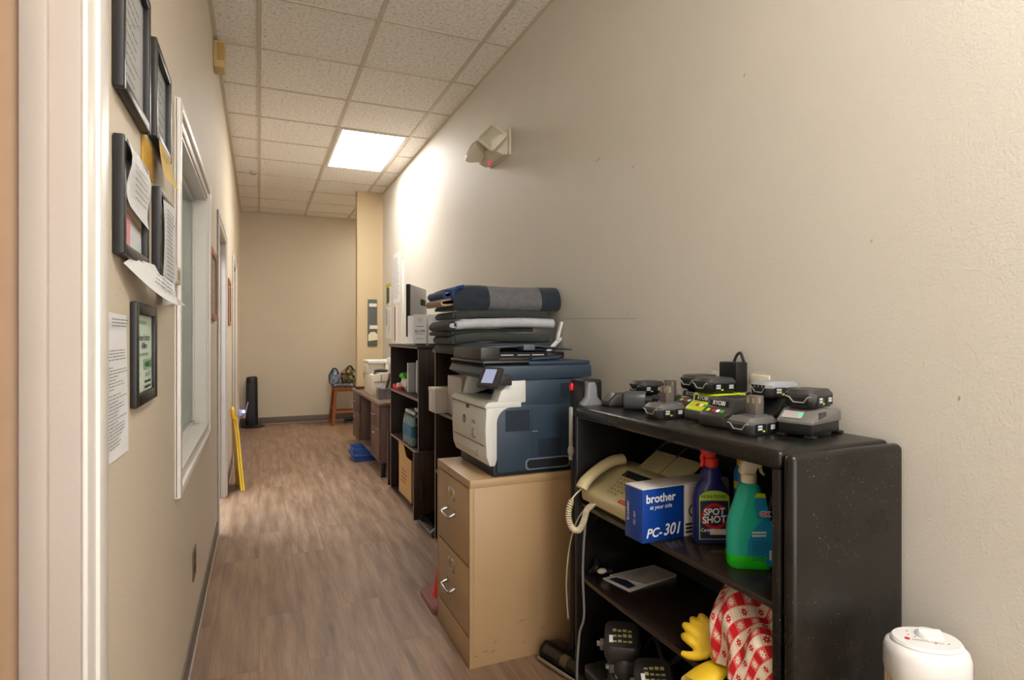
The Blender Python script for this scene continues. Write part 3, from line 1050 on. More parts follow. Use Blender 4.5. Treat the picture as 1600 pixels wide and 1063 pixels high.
# emergency light
t = thing('emergency_light', 'ivory twin head emergency light high on the right wall', 'emergency light', (WR, 3.42, 2.36))
IV = mat('ivory_lamp_housing', (214, 204, 182), 0.45, var=0.03)
k = MB(); k.box((WR - 0.016, 3.27, 2.355), (WR, 3.60, 2.515), IV, 0.004)
k.prism([(WR - 0.016, 2.50), (WR - 0.016, 2.36), (WR - 0.05, 2.352), (WR - 0.095, 2.37), (WR - 0.105, 2.41), (WR - 0.06, 2.50)], 'y', 3.285, 3.585, IV, 0.004)
k.build('housing', parent=t)
k = MB(); k.sphere((WR - 0.063, 3.474, 2.352), 0.008, emit('red_indicator', (255, 20, 40), 1.6)); k.build('indicator', parent=t)
def lamp_head(c, rx, rz, roll):
    mx = Matrix.Translation(c) @ Euler((0, rx, rz)).to_matrix().to_4x4() @ Matrix.Rotation(R(roll), 4, 'X')
    k = MB()
    def sq(w_, x):
        return [(x, p[0], p[1]) for p in rrect(-w_, -w_, w_, w_, w_ * 0.25, 3)]
    k.loft([sq(0.028, 0.05), sq(0.06, 0.0), sq(0.068, -0.02), sq(0.068, -0.035), sq(0.06, -0.042)], IV, mx=mx)
    h = k.build('lamp_head', parent=t)
    k = MB(); k.loft([sq(0.054, -0.042), sq(0.045, -0.052), sq(0.02, -0.058)], mat('lamp_lens', (196, 188, 166), 0.25), mx=mx); k.build('lens', parent=h)
lamp_head((WR - 0.115, 3.265, 2.425), R(14), R(50), 42)
lamp_head((WR - 0.13, 3.50, 2.415), R(35), R(-20), 40)

# sprinkler stub on the ceiling and a few wall marks
t = thing('sprinkler_head', 'small pale sprinkler fitting on the ceiling left of the lit panel', 'sprinkler', (-0.06, 6.87, CZ - 0.03))
k = MB(); k.lathe([(0.04, 0.03), (0.04, 0.024), (0.012, 0.02), (0.012, 0.005)], TRIM, 16, (-0.06, 6.87, CZ - 0.031)); k.build('escutcheon', parent=t)
k = MB(); k.lathe([(0.028, 0.0), (0.028, 0.003)], STEEL, 16, (-0.06, 6.87, CZ - 0.031)); k.build('deflector', parent=t)
# ------------------------------------------------------------------ brown desk
t = thing('desk', 'low brown double pedestal desk beyond the dark bookcases', 'desk', (1.18, 6.1, 0))
DX0, DX1 = 0.985, 1.385
k = MB(); k.box((0.975, 5.27, 0.642), (DX1, 6.95, 0.668), DESK_TOP, 0.003); k.box((0.974, 5.27, 0.644), (0.976, 6.95, 0.666), EDGE)
k.build('desk_top', parent=t)
for (ya, yb) in ((5.30, 5.735), (6.44, 6.90)):
    p = MB(); p.box((DX0 + 0.012, ya, 0.13), (DX1, yb, 0.642), DESK, 0.002); p.build('pedestal', parent=t)
    for (za, zb, hz) in ((0.43, 0.635, 0.55), (0.145, 0.422, 0.385)):
        d = MB(); d.box((DX0 - 0.004, ya + 0.006, za), (DX0 + 0.012, yb - 0.006, zb), DESK, 0.003)
        d.box((DX0 - 0.005, ya + 0.006, za - 0.004), (DX0 + 0.004, yb - 0.006, za), EDGE)
        dr = d.build('drawer', parent=t)
        h = MB(); ym = (ya + yb) / 2
        h.tube([(DX0 - 0.002, ym - 0.05, hz), (DX0 - 0.026, ym - 0.045, hz), (DX0 - 0.028, ym, hz), (DX0 - 0.026, ym + 0.045, hz), (DX0 - 0.002, ym + 0.05, hz)], 0.005, CHROME, 8, 4)
        h.build('drawer_handle', parent=dr)
k = MB(); k.box((DX0 + 0.005, 5.735, 0.13), (DX1, 6.44, 0.15), DESK_TOP, 0.002); k.build('footrest_board', parent=t)
k = MB(); k.box((DX1 - 0.02, 5.735, 0.15), (DX1 - 0.004, 6.44, 0.642), ESP_V); k.build('modesty_panel', parent=t)
for (x, y) in ((1.0, 5.31), (1.0, 6.46), (1.34, 5.31), (1.34, 6.86)):
    k = MB(); k.box((x, y, 0.0), (x + 0.04, y + 0.04, 0.13), BLACK, 0.003); k.build('leg', parent=t)

# blue bin under the desk
t = thing('plastic_bin', 'blue plastic bin on the floor in front of the desk leg', 'bin', (0.96, 6.2, 0))
BB = mat('dusty_blue_plastic', (44, 82, 150), 0.45, var=0.12)
k = MB()
o1 = rrect(0.88, 6.06, 1.08, 6.36, 0.03); o2 = rrect(0.865, 6.045, 1.095, 6.375, 0.03)
i1 = rrect(0.885, 6.065, 1.075, 6.355, 0.02); i2 = rrect(0.872, 6.052, 1.088, 6.368, 0.025)
k.loft([[(x, y, 0) for x, y in o1], [(x, y, 0.126) for x, y in o2], [(x, y, 0.126) for x, y in i2], [(x, y, 0.02) for x, y in i1]], BB)
k.build('bin_body', parent=t)
k = MB()
k.loft([[(x, y, 0.055) for x, y in rrect(0.855, 6.035, 1.085, 6.385, 0.03)], [(x, y, 0.075) for x, y in rrect(0.855, 6.035, 1.085, 6.385, 0.03)]], BB)
k.build('lip', parent=t)

# things on the desk
DZ = 0.668
t = thing('desktop_printer', 'white upright desk machine with a stepped front at the middle of the brown desk', 'machine', (1.12, 6.15, DZ))
k = MB(); k.prism([(1.025, DZ), (1.33, DZ), (1.33, 1.0), (1.20, 1.0), (1.19, 0.9), (1.03, 0.875)], 'y', 5.96, 6.40, OFFWHITE, 0.008); k.build('machine_body', parent=t)
k = MB(); k.box((1.02, 6.10, 0.98), (1.30, 6.42, 1.012), WHITE, 0.006); k.build('lid', parent=t)
k = MB(); k.box((1.02, 6.14, 0.875), (1.19, 6.40, 0.98), OFFWHITE, 0.006); k.build('feed_tower', parent=t)
k = MB(); k.box((1.05, 5.955, 0.80), (1.28, 5.961, 0.806), DARK2); k.box((1.12, 5.955, 0.806), (1.126, 5.961, 0.88), DARK2); k.build('seam', parent=t)
t = thing('label_printer', 'white and grey desktop device on top of the stand at the back of the desk', 'printer', (1.28, 5.72, DZ))
k = MB(); k.box((1.20, 5.62, DZ), (1.375, 5.92, 0.98), OFFWHITE, 0.006); k.build('stand', parent=t)
k = MB(); k.box((1.17, 5.60, 0.98), (1.375, 5.94, 1.045), WHITE, 0.01); k.box((1.20, 5.598, 0.995), (1.36, 5.602, 1.03), mat('smoked_slot', (74, 82, 92), 0.3)); k.build('device_body', parent=t)
k = MB(); k.prism([(1.18, 1.045), (1.375, 1.045), (1.375, 1.10), (1.30, 1.10)], 'y', 5.61, 5.93, mat('grey_lid', (170, 176, 188), 0.35), 0.006); k.build('lid', parent=t)
t = thing('stapler', 'long black stapler lying on the white machine at the back of the desk', 'stapler', (1.12, 5.99, 0.885))
k = MB(); k.tube([(1.06, 6.0, 0.905), (1.10, 5.995, 0.912), (1.17, 5.99, 0.91), (1.19, 5.99, 0.905)], 0.022, BLACK_MATTE, 10, 4, flat=0.75)
k.build('stapler_body', parent=t)
k = MB(); k.box((1.05, 5.97, 0.874), (1.19, 6.01, 0.89), BLACK_MATTE, 0.004); k.build('stapler_base', parent=t)
t = thing('wire_basket', 'silver wire mesh desk basket at the near front corner of the brown desk', 'basket', (1.1, 5.63, DZ))
WIRE = mat('silver_mesh', (176, 176, 174), 0.35, metal=0.7)
k = MB()
for (xa, xb, ya, yb) in ((1.03, 1.17, 5.58, 5.582), (1.03, 1.17, 5.70, 5.702), (1.03, 1.032, 5.58, 5.702), (1.168, 1.17, 5.58, 5.702)):
    for i in range(10):
        z = DZ + 0.004 + i * 0.0095
        k.box((xa, ya, z), (xb, yb, z + 0.0045), WIRE)
    n = 16 if xb - xa > 0.1 else 12
    for i in range(n + 1):
        f = i / n
        if xb - xa > 0.1:
            k.box((xa + (xb - xa - 0.002) * f, ya, DZ), (xa + (xb - xa - 0.002) * f + 0.004, yb, DZ + 0.1), WIRE)
        else:
            k.box((xa, ya + (yb - ya - 0.002) * f, DZ), (xb, ya + (yb - ya - 0.002) * f + 0.004, DZ + 0.1), WIRE)
k.box((1.03, 5.58, DZ), (1.17, 5.702, DZ + 0.003), WIRE)
k.build('mesh_body', parent=t)
k = MB(); k.tube([(1.03, 5.58, DZ + 0.1), (1.17, 5.58, DZ + 0.1), (1.17, 5.702, DZ + 0.1), (1.03, 5.702, DZ + 0.1), (1.03, 5.58, DZ + 0.1)], 0.004, WIRE, 6); k.build('rim', parent=t)
k = MB(); k.prism([(1.085, DZ + 0.02), (1.10, DZ + 0.02), (1.165, DZ + 0.235), (1.135, DZ + 0.24)], 'y', 5.62, 5.632, mat('brown_folder', (112, 92, 74), 0.7)); k.prism([(1.07, DZ + 0.02), (1.078, DZ + 0.02), (1.13, DZ + 0.19), (1.12, DZ + 0.19)], 'y', 5.60, 5.61, BLACK)
k.build('card_folder', label='brown and black narrow folder leaning in the wire basket', cat='folder')
k = MB()
k.loft([[(1.115 + 0.05 * f * f, 5.60, DZ + 0.01 + 0.2 * f), (1.155 + 0.02 * f, 5.69, DZ + 0.01 + 0.2 * f)] for f in [i / 8 for i in range(9)]], mat('pale_lime_paper', (212, 208, 152), 0.8), False, False)
k.build('curled_paper', label='pale yellow green curled paper standing in the wire basket', cat='paper')
k = MB(); k.lathe([(0.012, 0), (0.028, 0.0), (0.028, 0.016), (0.012, 0.016)], mat('clear_tape_roll', (190, 186, 200), 0.3), 20, (0, 0, 0), mx=Matrix.Translation((1.06, 5.60, DZ + 0.112)) @ Euler((PI / 2.4, 0, 0.5)).to_matrix().to_4x4()); k.build('tape_roll', label='pale tape roll resting on the wire basket rim', cat='tape')
t = thing('hand_brush', 'blue brush standing upright at the far end of the brown desk', 'brush', (1.13, 6.90, DZ))
k = MB(); k.lathe([(0.028, 0), (0.028, 0.02), (0.012, 0.03), (0.010, 0.09)], mat('blue_grey_handle', (92, 124, 150), 0.4), 16, (1.13, 6.90, DZ)); k.build('brush_handle', parent=t)
k = MB(); k.lathe([(0.010, 0.085), (0.026, 0.11), (0.03, 0.16), (0.024, 0.20), (0.008, 0.212)], mat('blue_bristle', (82, 118, 146), 0.7, var=0.3, vscale=150), 16, (1.13, 6.90, DZ)); k.build('brush_head', parent=t)
t = thing('wooden_tray', 'small dark red tray on the far end of the desk beside the blue brush', 'tray', (1.06, 6.83, DZ))
k = MB(); k.box((1.0, 6.76, DZ), (1.10, 6.86, DZ + 0.008), mat('dark_red_wood', (92, 40, 30), 0.4), 0.002); k.build('tray_base', parent=t)
k = MB()
for (a, c) in (((1.0, 6.76), (1.006, 6.86)), ((1.094, 6.76), (1.10, 6.86)), ((1.0, 6.76), (1.10, 6.766)), ((1.0, 6.854), (1.10, 6.86))):
    k.box((a[0], a[1], DZ), (c[0], c[1], DZ + 0.02), mat('dark_red_rim', (100, 44, 34), 0.4) if not k.mats else k.mats[0])
k.build('tray_rim', parent=t)

# ------------------------------------------------------------------ dark bookcases
def bookcase(label, ya, yb, ztop, shelves, xf=1.0, xb=1.385, over=0.012):
    t = thing('bookcase', label, 'bookcase', ((xf + xb) / 2, (ya + yb) / 2, 0))
    th = 0.019
    for (p, q) in ((ya, ya + th), (yb - th, yb)):
        k = MB(); k.box((xf, p, 0), (xb, q, ztop - 0.024), ESP_V, 0.0015); k.box((xf - 0.0008, p + 0.001, 0.002), (xf + 0.001, q - 0.001, ztop - 0.026), EDGE)
        k.build('side_panel', parent=t)
    k = MB(); k.box((xf - over, ya - 0.012, ztop - 0.024), (xb, yb + 0.012, ztop), ESP, 0.002); k.box((xf - over - 0.0008, ya - 0.01, ztop - 0.022), (xf - over + 0.001, yb + 0.01, ztop - 0.012), EDGE); k.build('top', parent=t)
    k = MB(); k.box((xb - 0.008, ya + th, 0.02), (xb - 0.002, yb - th, ztop - 0.024), ESP_V); k.build('back_panel', parent=t)
    for z in shelves:
        k = MB(); k.box((xf + 0.002, ya + th, z - 0.019), (xb - 0.008, yb - th, z), ESP, 0.0015); k.box((xf + 0.001, ya + th, z - 0.018), (xf + 0.003, yb - th, z - 0.001), EDGE); k.build('shelf', parent=t)
    k = MB(); k.box((xf - 0.002, ya + th, 0.0), (xb - 0.008, yb - th, 0.02), ESP, 0.0015); k.box((xf - 0.003, ya + th, 0.004), (xf - 0.001, yb - th, 0.017), EDGE); k.build('bottom', parent=t)
    return t


A = bookcase('dark espresso bookcase with white price signs on top, next to the brown desk', 3.965, 4.905, 1.2, (0.462, 0.832))
def door_panel(y, x0, lab=None):
    k = MB(); k.box((x0, y, 0.022), (x0 + 0.43, y + 0.018, 0.478), ESP_DOOR, 0.002); k.box((x0 - 0.0008, y + 0.001, 0.025), (x0 + 0.001, y + 0.017, 0.475), EDGE)
    d = k.build('door', parent=A)
    h = MB(); h.tube([(x0 + 0.045, y, 0.16), (x0 + 0.045, y - 0.024, 0.165), (x0 + 0.045, y - 0.027, 0.22), (x0 + 0.045, y - 0.024, 0.275), (x0 + 0.045, y, 0.28)], 0.0055, mat('dark_door_pull', (70, 56, 50), 0.3, metal=0.5), 8, 3)
    h.build('door_handle', parent=d)
door_panel(3.925, 0.957)
door_panel(4.935, 0.985)
Bc = bookcase('dark espresso bookcase behind the printer with folded blankets on top', 2.60, 3.56, 1.187, (0.445, 0.808))

# contents, bookcase with the price signs: upper shelf
SZ = 0.832
def binder(y, x0, x1, h, w, label, name='binder', m=None):
    t = thing(name, label, 'binder', ((x0 + x1) / 2, y + w / 2, SZ), group=None)
    m = m or mat('binder_white', (206, 206, 214), 0.45, var=0.03)
    k = MB(); k.box((x0, y, SZ), (x1, y + 0.003, SZ + h), m); k.box((x0, y + w - 0.003, SZ), (x1, y + w, SZ + h), m); k.box((x0, y, SZ), (x0 + 0.003, y + w, SZ + h), m)
    k.build('cover', parent=t)
    k = MB(); k.box((x0 + 0.012, y + 0.004, SZ + 0.006), (x1 - 0.006, y + w - 0.004, SZ + h - 0.01), PAPER); k.build('pages', parent=t)
    k = MB(); k.lines((x0 + 0.08, y - 0.0006, SZ + h - 0.05), (1, 0, 0), (0, 0, 1), 0.1, h * 0.5, 6, INK_SOFT, 0.12, 61); k.build('print', parent=t)
binder(4.475, 1.05, 1.33, 0.225, 0.045, 'pale lilac white binder standing in front on the upper shelf under the price signs')
binder(4.40, 1.10, 1.36, 0.245, 0.04, 'taller white binder at the right end of the upper shelf row')
t = thing('book_stack', 'short stack of white bound pads on the upper shelf under the green box', 'pads', (1.12, 4.72, SZ))
for i in range(3):
    k = MB(); k.box((1.07 + 0.006 * i, 4.665 + 0.004 * i, SZ + i * 0.030), (1.26, 4.862, SZ + i * 0.030 + 0.029), PAPER_W, 0.002); k.build('pad', parent=t)
k = MB(); k.prism([(4.665, SZ + 0.090), (4.85, SZ + 0.090), (4.85, SZ + 0.115), (4.75, SZ + 0.138), (4.665, SZ + 0.105)], 'x', 1.06, 1.20, GREEN, 0.004); k.build('green_box', label='bright green box lying on the white pads on the upper shelf', cat='box')
t = thing('tape_dispenser', 'red tape dispenser at the front left of the upper shelf', 'tape dispenser', (1.04, 4.76, SZ))
k = MB(); k.prism([(4.66, SZ), (4.88, SZ), (4.88, SZ + 0.032), (4.84, SZ + 0.045), (4.76, SZ + 0.022), (4.68, SZ + 0.026)], 'x', 1.012, 1.062, RED, 0.006); k.build('dispenser_body', parent=t)
k = MB(); k.cyl((1.018, 4.73, SZ + 0.036), (1.056, 4.73, SZ + 0.036), 0.02, PAPER_W, seg=18); k.build('tape_roll', parent=t)

# water bottles on the middle shelf: one shrink wrapped pack, every bottle its own
SZ = 0.462
PET = clear_glass('bottle_plastic', (238, 246, 246), 1.0, 0.08)
LABELB = mat('bottle_label', (48, 136, 176), 0.4, var=0.4, vscale=60)
LABELG = mat('bottle_label_green', (52, 132, 110), 0.4, var=0.3, vscale=60)
def bottle_master():
    t = thing('water_bottle', '', 'water bottle', (0, 0, 0))
    k = MB(); k.lathe([(0.026, 0), (0.031, 0.006), (0.031, 0.03), (0.029, 0.04), (0.031, 0.05), (0.031, 0.13), (0.028, 0.15), (0.014, 0.185), (0.012, 0.195)], PET, 16); k.build('bottle_shell', parent=t, local=True)
    k = MB(); k.lathe([(0.0315, 0.055), (0.0318, 0.06), (0.0318, 0.12), (0.0315, 0.125)], LABELB, 16, caps=False); k.build('bottle_label', parent=t, local=True)
    k = MB(); k.lathe([(0.014, 0.194), (0.014, 0.210), (0.011, 0.212)], WHITE, 14); k.build('cap', parent=t, local=True)
    k = MB(); k.lathe([(0.0295, 0.004), (0.0298, 0.03), (0.0278, 0.04), (0.0298, 0.05), (0.0298, 0.13), (0.027, 0.149), (0.016, 0.175)], mat('water_tint', (206, 230, 232), 0.1, var=0.3, vscale=40), 16); k.build('water', parent=t, local=True)
    return t
wb = bottle_master()
wb.scale = (1.06, 1.06, 1.18)
first = True
for i, y in enumerate((4.45, 4.38, 4.31, 4.24)):
    for j, x in enumerate((1.035, 1.105, 1.175)):
        pos = ('front', 'middle', 'back')[j]
        lab = '%s row water bottle, %s from the far end of the wrapped pack' % (pos, ('first', 'second', 'third', 'fourth')[i])
        if first:
            wb.location = (x, y, SZ); wb['label'] = lab; wb['group'] = 'water bottles in the pack on the middle shelf'; first = False
        else:
            dup(wb, (x, y, SZ), 0, lab, 'water bottles in the pack on the middle shelf')
k = MB()
pk = rrect(0.998, 4.2, 1.214, 4.488, 0.03)
k.loft([[(x, y, SZ + 0.001) for x, y in pk], [(x, y, SZ + 0.05) for x, y in pk], [(x, y, SZ + 0.21) for x, y in rrect(1.006, 4.21, 1.206, 4.478, 0.03)], [(x, y, SZ + 0.255) for x, y in rrect(1.04, 4.25, 1.17, 4.44, 0.03)]], clear_glass('shrink_film', (244, 248, 248), 0.5, 0.12), caps=False)
k.build('shrink_wrap', label='clear shrink film around the pack of water bottles', cat='plastic wrap')

# carton on the floor of the bookcase
t = thing('cardboard_carton', 'tall brown cardboard carton with open flaps in the bottom of the bookcase', 'carton', (1.15, 4.5, 0.02))
k = MB(); k.box((1.03, 4.30, 0.02), (1.036, 4.72, 0.34), KRAFT); k.box((1.29, 4.30, 0.02), (1.296, 4.72, 0.34), KRAFT)
k.box((1.036, 4.30, 0.02), (1.29, 4.306, 0.34), KRAFT); k.box((1.036, 4.714, 0.02), (1.29, 4.72, 0.34), KRAFT); k.box((1.03, 4.30, 0.02), (1.296, 4.72, 0.026), KRAFT)
k.build('carton_body', parent=t)
k = MB(); k.prism([(4.42, 0.335), (4.72, 0.335), (4.72, 0.425), (4.55, 0.418), (4.47, 0.35)], 'x', 1.028, 1.033, KRAFT); k.build('flap', parent=t)
k = MB(); k.quad(((1.10, 4.2994, 0.20), (1.145, 4.2994, 0.24), (1.19, 4.2994, 0.20), (1.145, 4.2994, 0.16)), RED)
k.lines((1.0296, 4.64, 0.24), (0, -1, 0), (0, 0, 1), 0.2, 0.12, 4, mat('brown_print', (120, 84, 50), 0.8), 0.4, 63); k.build('print', parent=t)

# vacuum head in the gap between the bookcases
t = thing('vacuum_cleaner', 'dark grey vacuum floor head lying in the gap between the two dark bookcases', 'vacuum', (1.1, 3.75, 0))
k = MB(); k.prism([(0.985, 0.008), (1.12, 0.008), (1.16, 0.05), (1.12, 0.09), (1.01, 0.055), (0.982, 0.03)], 'y', 3.60, 3.90, DARK2, 0.008); k.build('floor_head', parent=t)
k = MB(); k.prism([(0.99, 0.036), (1.02, 0.058), (1.09, 0.083), (1.085, 0.089), (1.01, 0.064), (0.985, 0.042)], 'y', 3.63, 3.87, clear_glass('smoky_cover', (130, 130, 132), 1.0)); k.build('clear_cover', parent=t)
k = MB(); k.cyl((1.10, 3.60, 0.035), (1.10, 3.90, 0.035), 0.035, BLACK, seg=16); k.build('wheel', parent=t)
k = MB(); k.tube([(1.09, 3.75, 0.07), (1.14, 3.75, 0.12), (1.20, 3.76, 0.2), (1.24, 3.76, 0.55), (1.25, 3.76, 0.9)], 0.026, DARK, 12, 4); k.build('tube', parent=t)

# contents, bookcase behind the printer
SZ = 0.808
t = thing('storage_box', 'small white box jutting out at the left end of the shelf behind the printer', 'box', (1.05, 3.45, SZ))
k = MB(); k.box((0.955, 3.39, SZ + 0.0), (1.14, 3.535, SZ + 0.145), mat('white_card_box', (220, 214, 210), 0.8, var=0.04), 0.002); k.build('carton', parent=t)
k = MB(); k.box((0.953, 3.388, SZ + 0.125), (1.142, 3.537, SZ + 0.147), PAPER_W, 0.002); k.build('lid', parent=t)
t = thing('storage_box', 'large white file box behind the printer on the bookcase shelf', 'box', (1.2, 3.25, SZ))
k = MB(); k.box((1.03, 3.12, SZ), (1.36, 3.385, SZ + 0.225), mat('grey_white_card_box', (206, 198, 194), 0.8, var=0.04), 0.002); k.build('carton', parent=t)
k = MB(); k.box((1.13, 3.118, SZ + 0.03), (1.133, 3.12, SZ + 0.22), INK_SOFT); k.lines((1.15, 3.119, SZ + 0.16), (1, 0, 0), (0, 0, 1), 0.15, 0.05, 2, mat('faint_print', (178, 168, 164), 0.8), 0.5, 64); k.build('print', parent=t)
k = MB()
k.tube([(1.02, 3.06, SZ + 0.012), (1.03, 3.04, SZ + 0.05), (1.06, 3.05, SZ + 0.075), (1.06, 3.09, SZ + 0.05), (1.03, 3.10, SZ + 0.02), (1.05, 3.07, SZ + 0.012)], 0.012, mat('brown_leather', (128, 82, 42), 0.6), 8, 5, flat=0.5)
k.build('leather_strap', label='coiled brown leather strap on the shelf right of the large white box', cat='strap')

# price signs and monitor on the bookcase
TZ = 1.2
for (x0, x1, y0, txt, lab) in ((0.985, 1.078, 4.05, '$2,298', 'white price sign reading $2,298 at the front of the bookcase top'),
                               (1.088, 1.185, 4.04, '$259', 'white price sign partly hidden behind the folded blankets')):
    t = thing('price_sign', lab, 'sign', ((x0 + x1) / 2, y0, TZ), group='white price signs')
    k = MB(); k.box((x0, y0, TZ + 0.012), (x1, y0 + 0.004, TZ + 0.215), PAPER); k.box((x0, y0 + 0.004, TZ + 0.012), (x0 + 0.004, y0 + 0.17, TZ + 0.208), PAPER)
    k.build('card', parent=t)
    e = y0 - 0.0006
    cx = (x0 + x1) / 2
    k = MB()
    ring = []
    for i in range(24):
        a0, a1 = 2 * PI * i / 24, 2 * PI * (i + 1) / 24
        for r0, r1 in ((0.0155, 0.0175),):
            k.quad(((cx + r0 * math.cos(a0), e, TZ + 0.176 + r0 * math.sin(a0)), (cx + r1 * math.cos(a0), e, TZ + 0.176 + r1 * math.sin(a0)),
                    (cx + r1 * math.cos(a1), e, TZ + 0.176 + r1 * math.sin(a1)), (cx + r0 * math.cos(a1), e, TZ + 0.176 + r0 * math.sin(a1))), INK_SOFT)
    k.box((cx - 0.007, e, TZ + 0.173), (cx + 0.007, e + 0.0003, TZ + 0.178), INK_SOFT)
    k.lines((x0 + 0.02, e, TZ + 0.138), (1, 0, 0), (0, 0, 1), x1 - x0 - 0.04, 0.012, 1, INK_SOFT, 0.5, 66, 0.1)
    k.text(txt, 0.026, INK, (cx, e, TZ + 0.09), (1, 0, 0), (0, 0, 1), 'CENTER', bold=0.01)
    k.lines((x0 + 0.015, e, TZ + 0.082), (1, 0, 0), (0, 0, 1), x1 - x0 - 0.03, 0.008, 1, INK_SOFT, 0.5, 67, 0.1)
    k.lines((x0 + 0.02, e, TZ + 0.05), (1, 0, 0), (0, 0, 1), x1 - x0 - 0.04, 0.008, 1, INK_SOFT, 0.5, 68, 0.1)
    k.build('print', parent=t)
    k = MB(); k.box((x0 + 0.015, y0 - 0.01, TZ), (x1 - 0.01, y0 + 0.03, TZ + 0.012), BLACK, 0.002); k.build('sign_base', parent=t)
MZ = TZ
mrot = -math.atan2(0.235, 0.45)
t = thing('computer_monitor', 'silver monitor seen from its back on top of the bookcase behind the price signs', 'monitor', (1.115, 4.475, MZ), mrot)
ALU = mat('silver_monitor_back', (188, 188, 188), 0.4, metal=0.1, var=0.04)
k = MB()
def sect(y, d):
    return [(-0.014, y, 0.06), (0.012, y, 0.06), (0.012 + d, y, 0.12), (0.012 + d, y, 0.36), (0.012, y, 0.44), (-0.014, y, 0.44)]
k.loft([sect(-0.256, 0.0), sect(-0.2, 0.02), sect(-0.08, 0.035), sect(0.08, 0.035), sect(0.2, 0.02), sect(0.256, 0.0)], ALU, True, True, True)
k.build('monitor_shell', parent=t, local=True, angle=25)
k = MB(); k.box((-0.018, -0.258, 0.058), (-0.013, 0.258, 0.442), BLACK, 0.002); k.box((-0.016, -0.262, 0.058), (0.014, -0.246, 0.442), BLACK, 0.003); k.build('screen_bezel', parent=t, local=True)
k = MB(); k.box((-0.0192, -0.235, 0.08), (-0.0178, 0.235, 0.42), mat('dark_screen', (14, 14, 18), 0.1)); k.build('screen', parent=t, local=True)
k = MB(); k.box((0.03, -0.075, 0.295), (0.0485, 0.085, 0.345), BLACK_MATTE, 0.003); k.build('vent_band', parent=t, local=True)
k = MB(); k.sphere((0.0475, 0.0, 0.21), 0.016, BLACK, 0.08, 1, 1.1); k.box((0.0465, -0.002, 0.226), (0.0485, 0.006, 0.236), BLACK); k.build('emblem', parent=t, local=True)
k = MB(); k.box((-0.09, -0.11, 0.0), (0.11, 0.11, 0.008), ALU, 0.003); k.prism([(0.03, 0.005), (0.05, 0.005), (0.055, 0.2), (0.04, 0.2)], 'y', -0.08, 0.08, ALU, 0.003); k.build('stand', parent=t, local=True)
# ------------------------------------------------------------------ filing cabinet
CX0, CX1, CY0, CY1, CH = 0.735, 1.385, 2.13, 2.574, 0.717
t = thing('filing_cabinet', 'tan two drawer metal filing cabinet under the grey and blue printer', 'filing cabinet', (1.06, 2.35, 0))
k = MB()
k.box((CX0 + 0.0195, CY0, 0), (CX1, CY1, CH - 0.03), TAN, 0.0008)
k.box((CX0 + 0.008, CY0 + 0.01, 0), (CX0 + 0.03, CY1 - 0.01, CH - 0.03), TAN)
k.box((CX0, CY0 - 0.0015, CH - 0.033), (CX1, CY1 + 0.0015, CH), TAN, 0.004)
k.box((CX0, CY0, 0), (CX0 + 0.02, CY0 + 0.014, CH - 0.03), TAN, 0.0008)
k.box((CX0, CY1 - 0.014, 0), (CX0 + 0.02, CY1, CH - 0.03), TAN, 0.002)
k.build('cabinet_body', parent=t)
k = MB(); k.box((CX0 + 0.001, CY0 + 0.014, 0.0), (CX0 + 0.01, CY1 - 0.014, 0.108), TAN, 0.002); k.build('plinth', parent=t)
k = MB(); k.cyl((CX0 - 0.001, 2.40, 0.700), (CX0 + 0.004, 2.40, 0.700), 0.006, STEEL, seg=14); k.build('lock', parent=t)
SMUDGE = mat('cabinet_scuff', (150, 118, 84), 0.6)
k = MB()
for (x, z, w_, a) in ((0.95, 0.145, 0.05, 0.2), (0.84, 0.085, 0.02, 0.5), (0.80, 0.055, 0.03, 0.1), (0.96, 0.06, 0.018, 0.3), (1.04, 0.10, 0.03, 0.3), (0.76, 0.045, 0.02, 0.0), (0.83, 0.05, 0.025, 0.15)):
    dx, dz = w_ * math.cos(a) / 2, w_ * math.sin(a) / 2
    k.quad(((x - dx, CY0 - 0.0006, z - dz), (x, CY0 - 0.0006, z - 0.0025), (x + dx, CY0 - 0.0006, z + dz), (x, CY0 - 0.0006, z + 0.0025)), SMUDGE)
k.build('scuff_marks', parent=t)
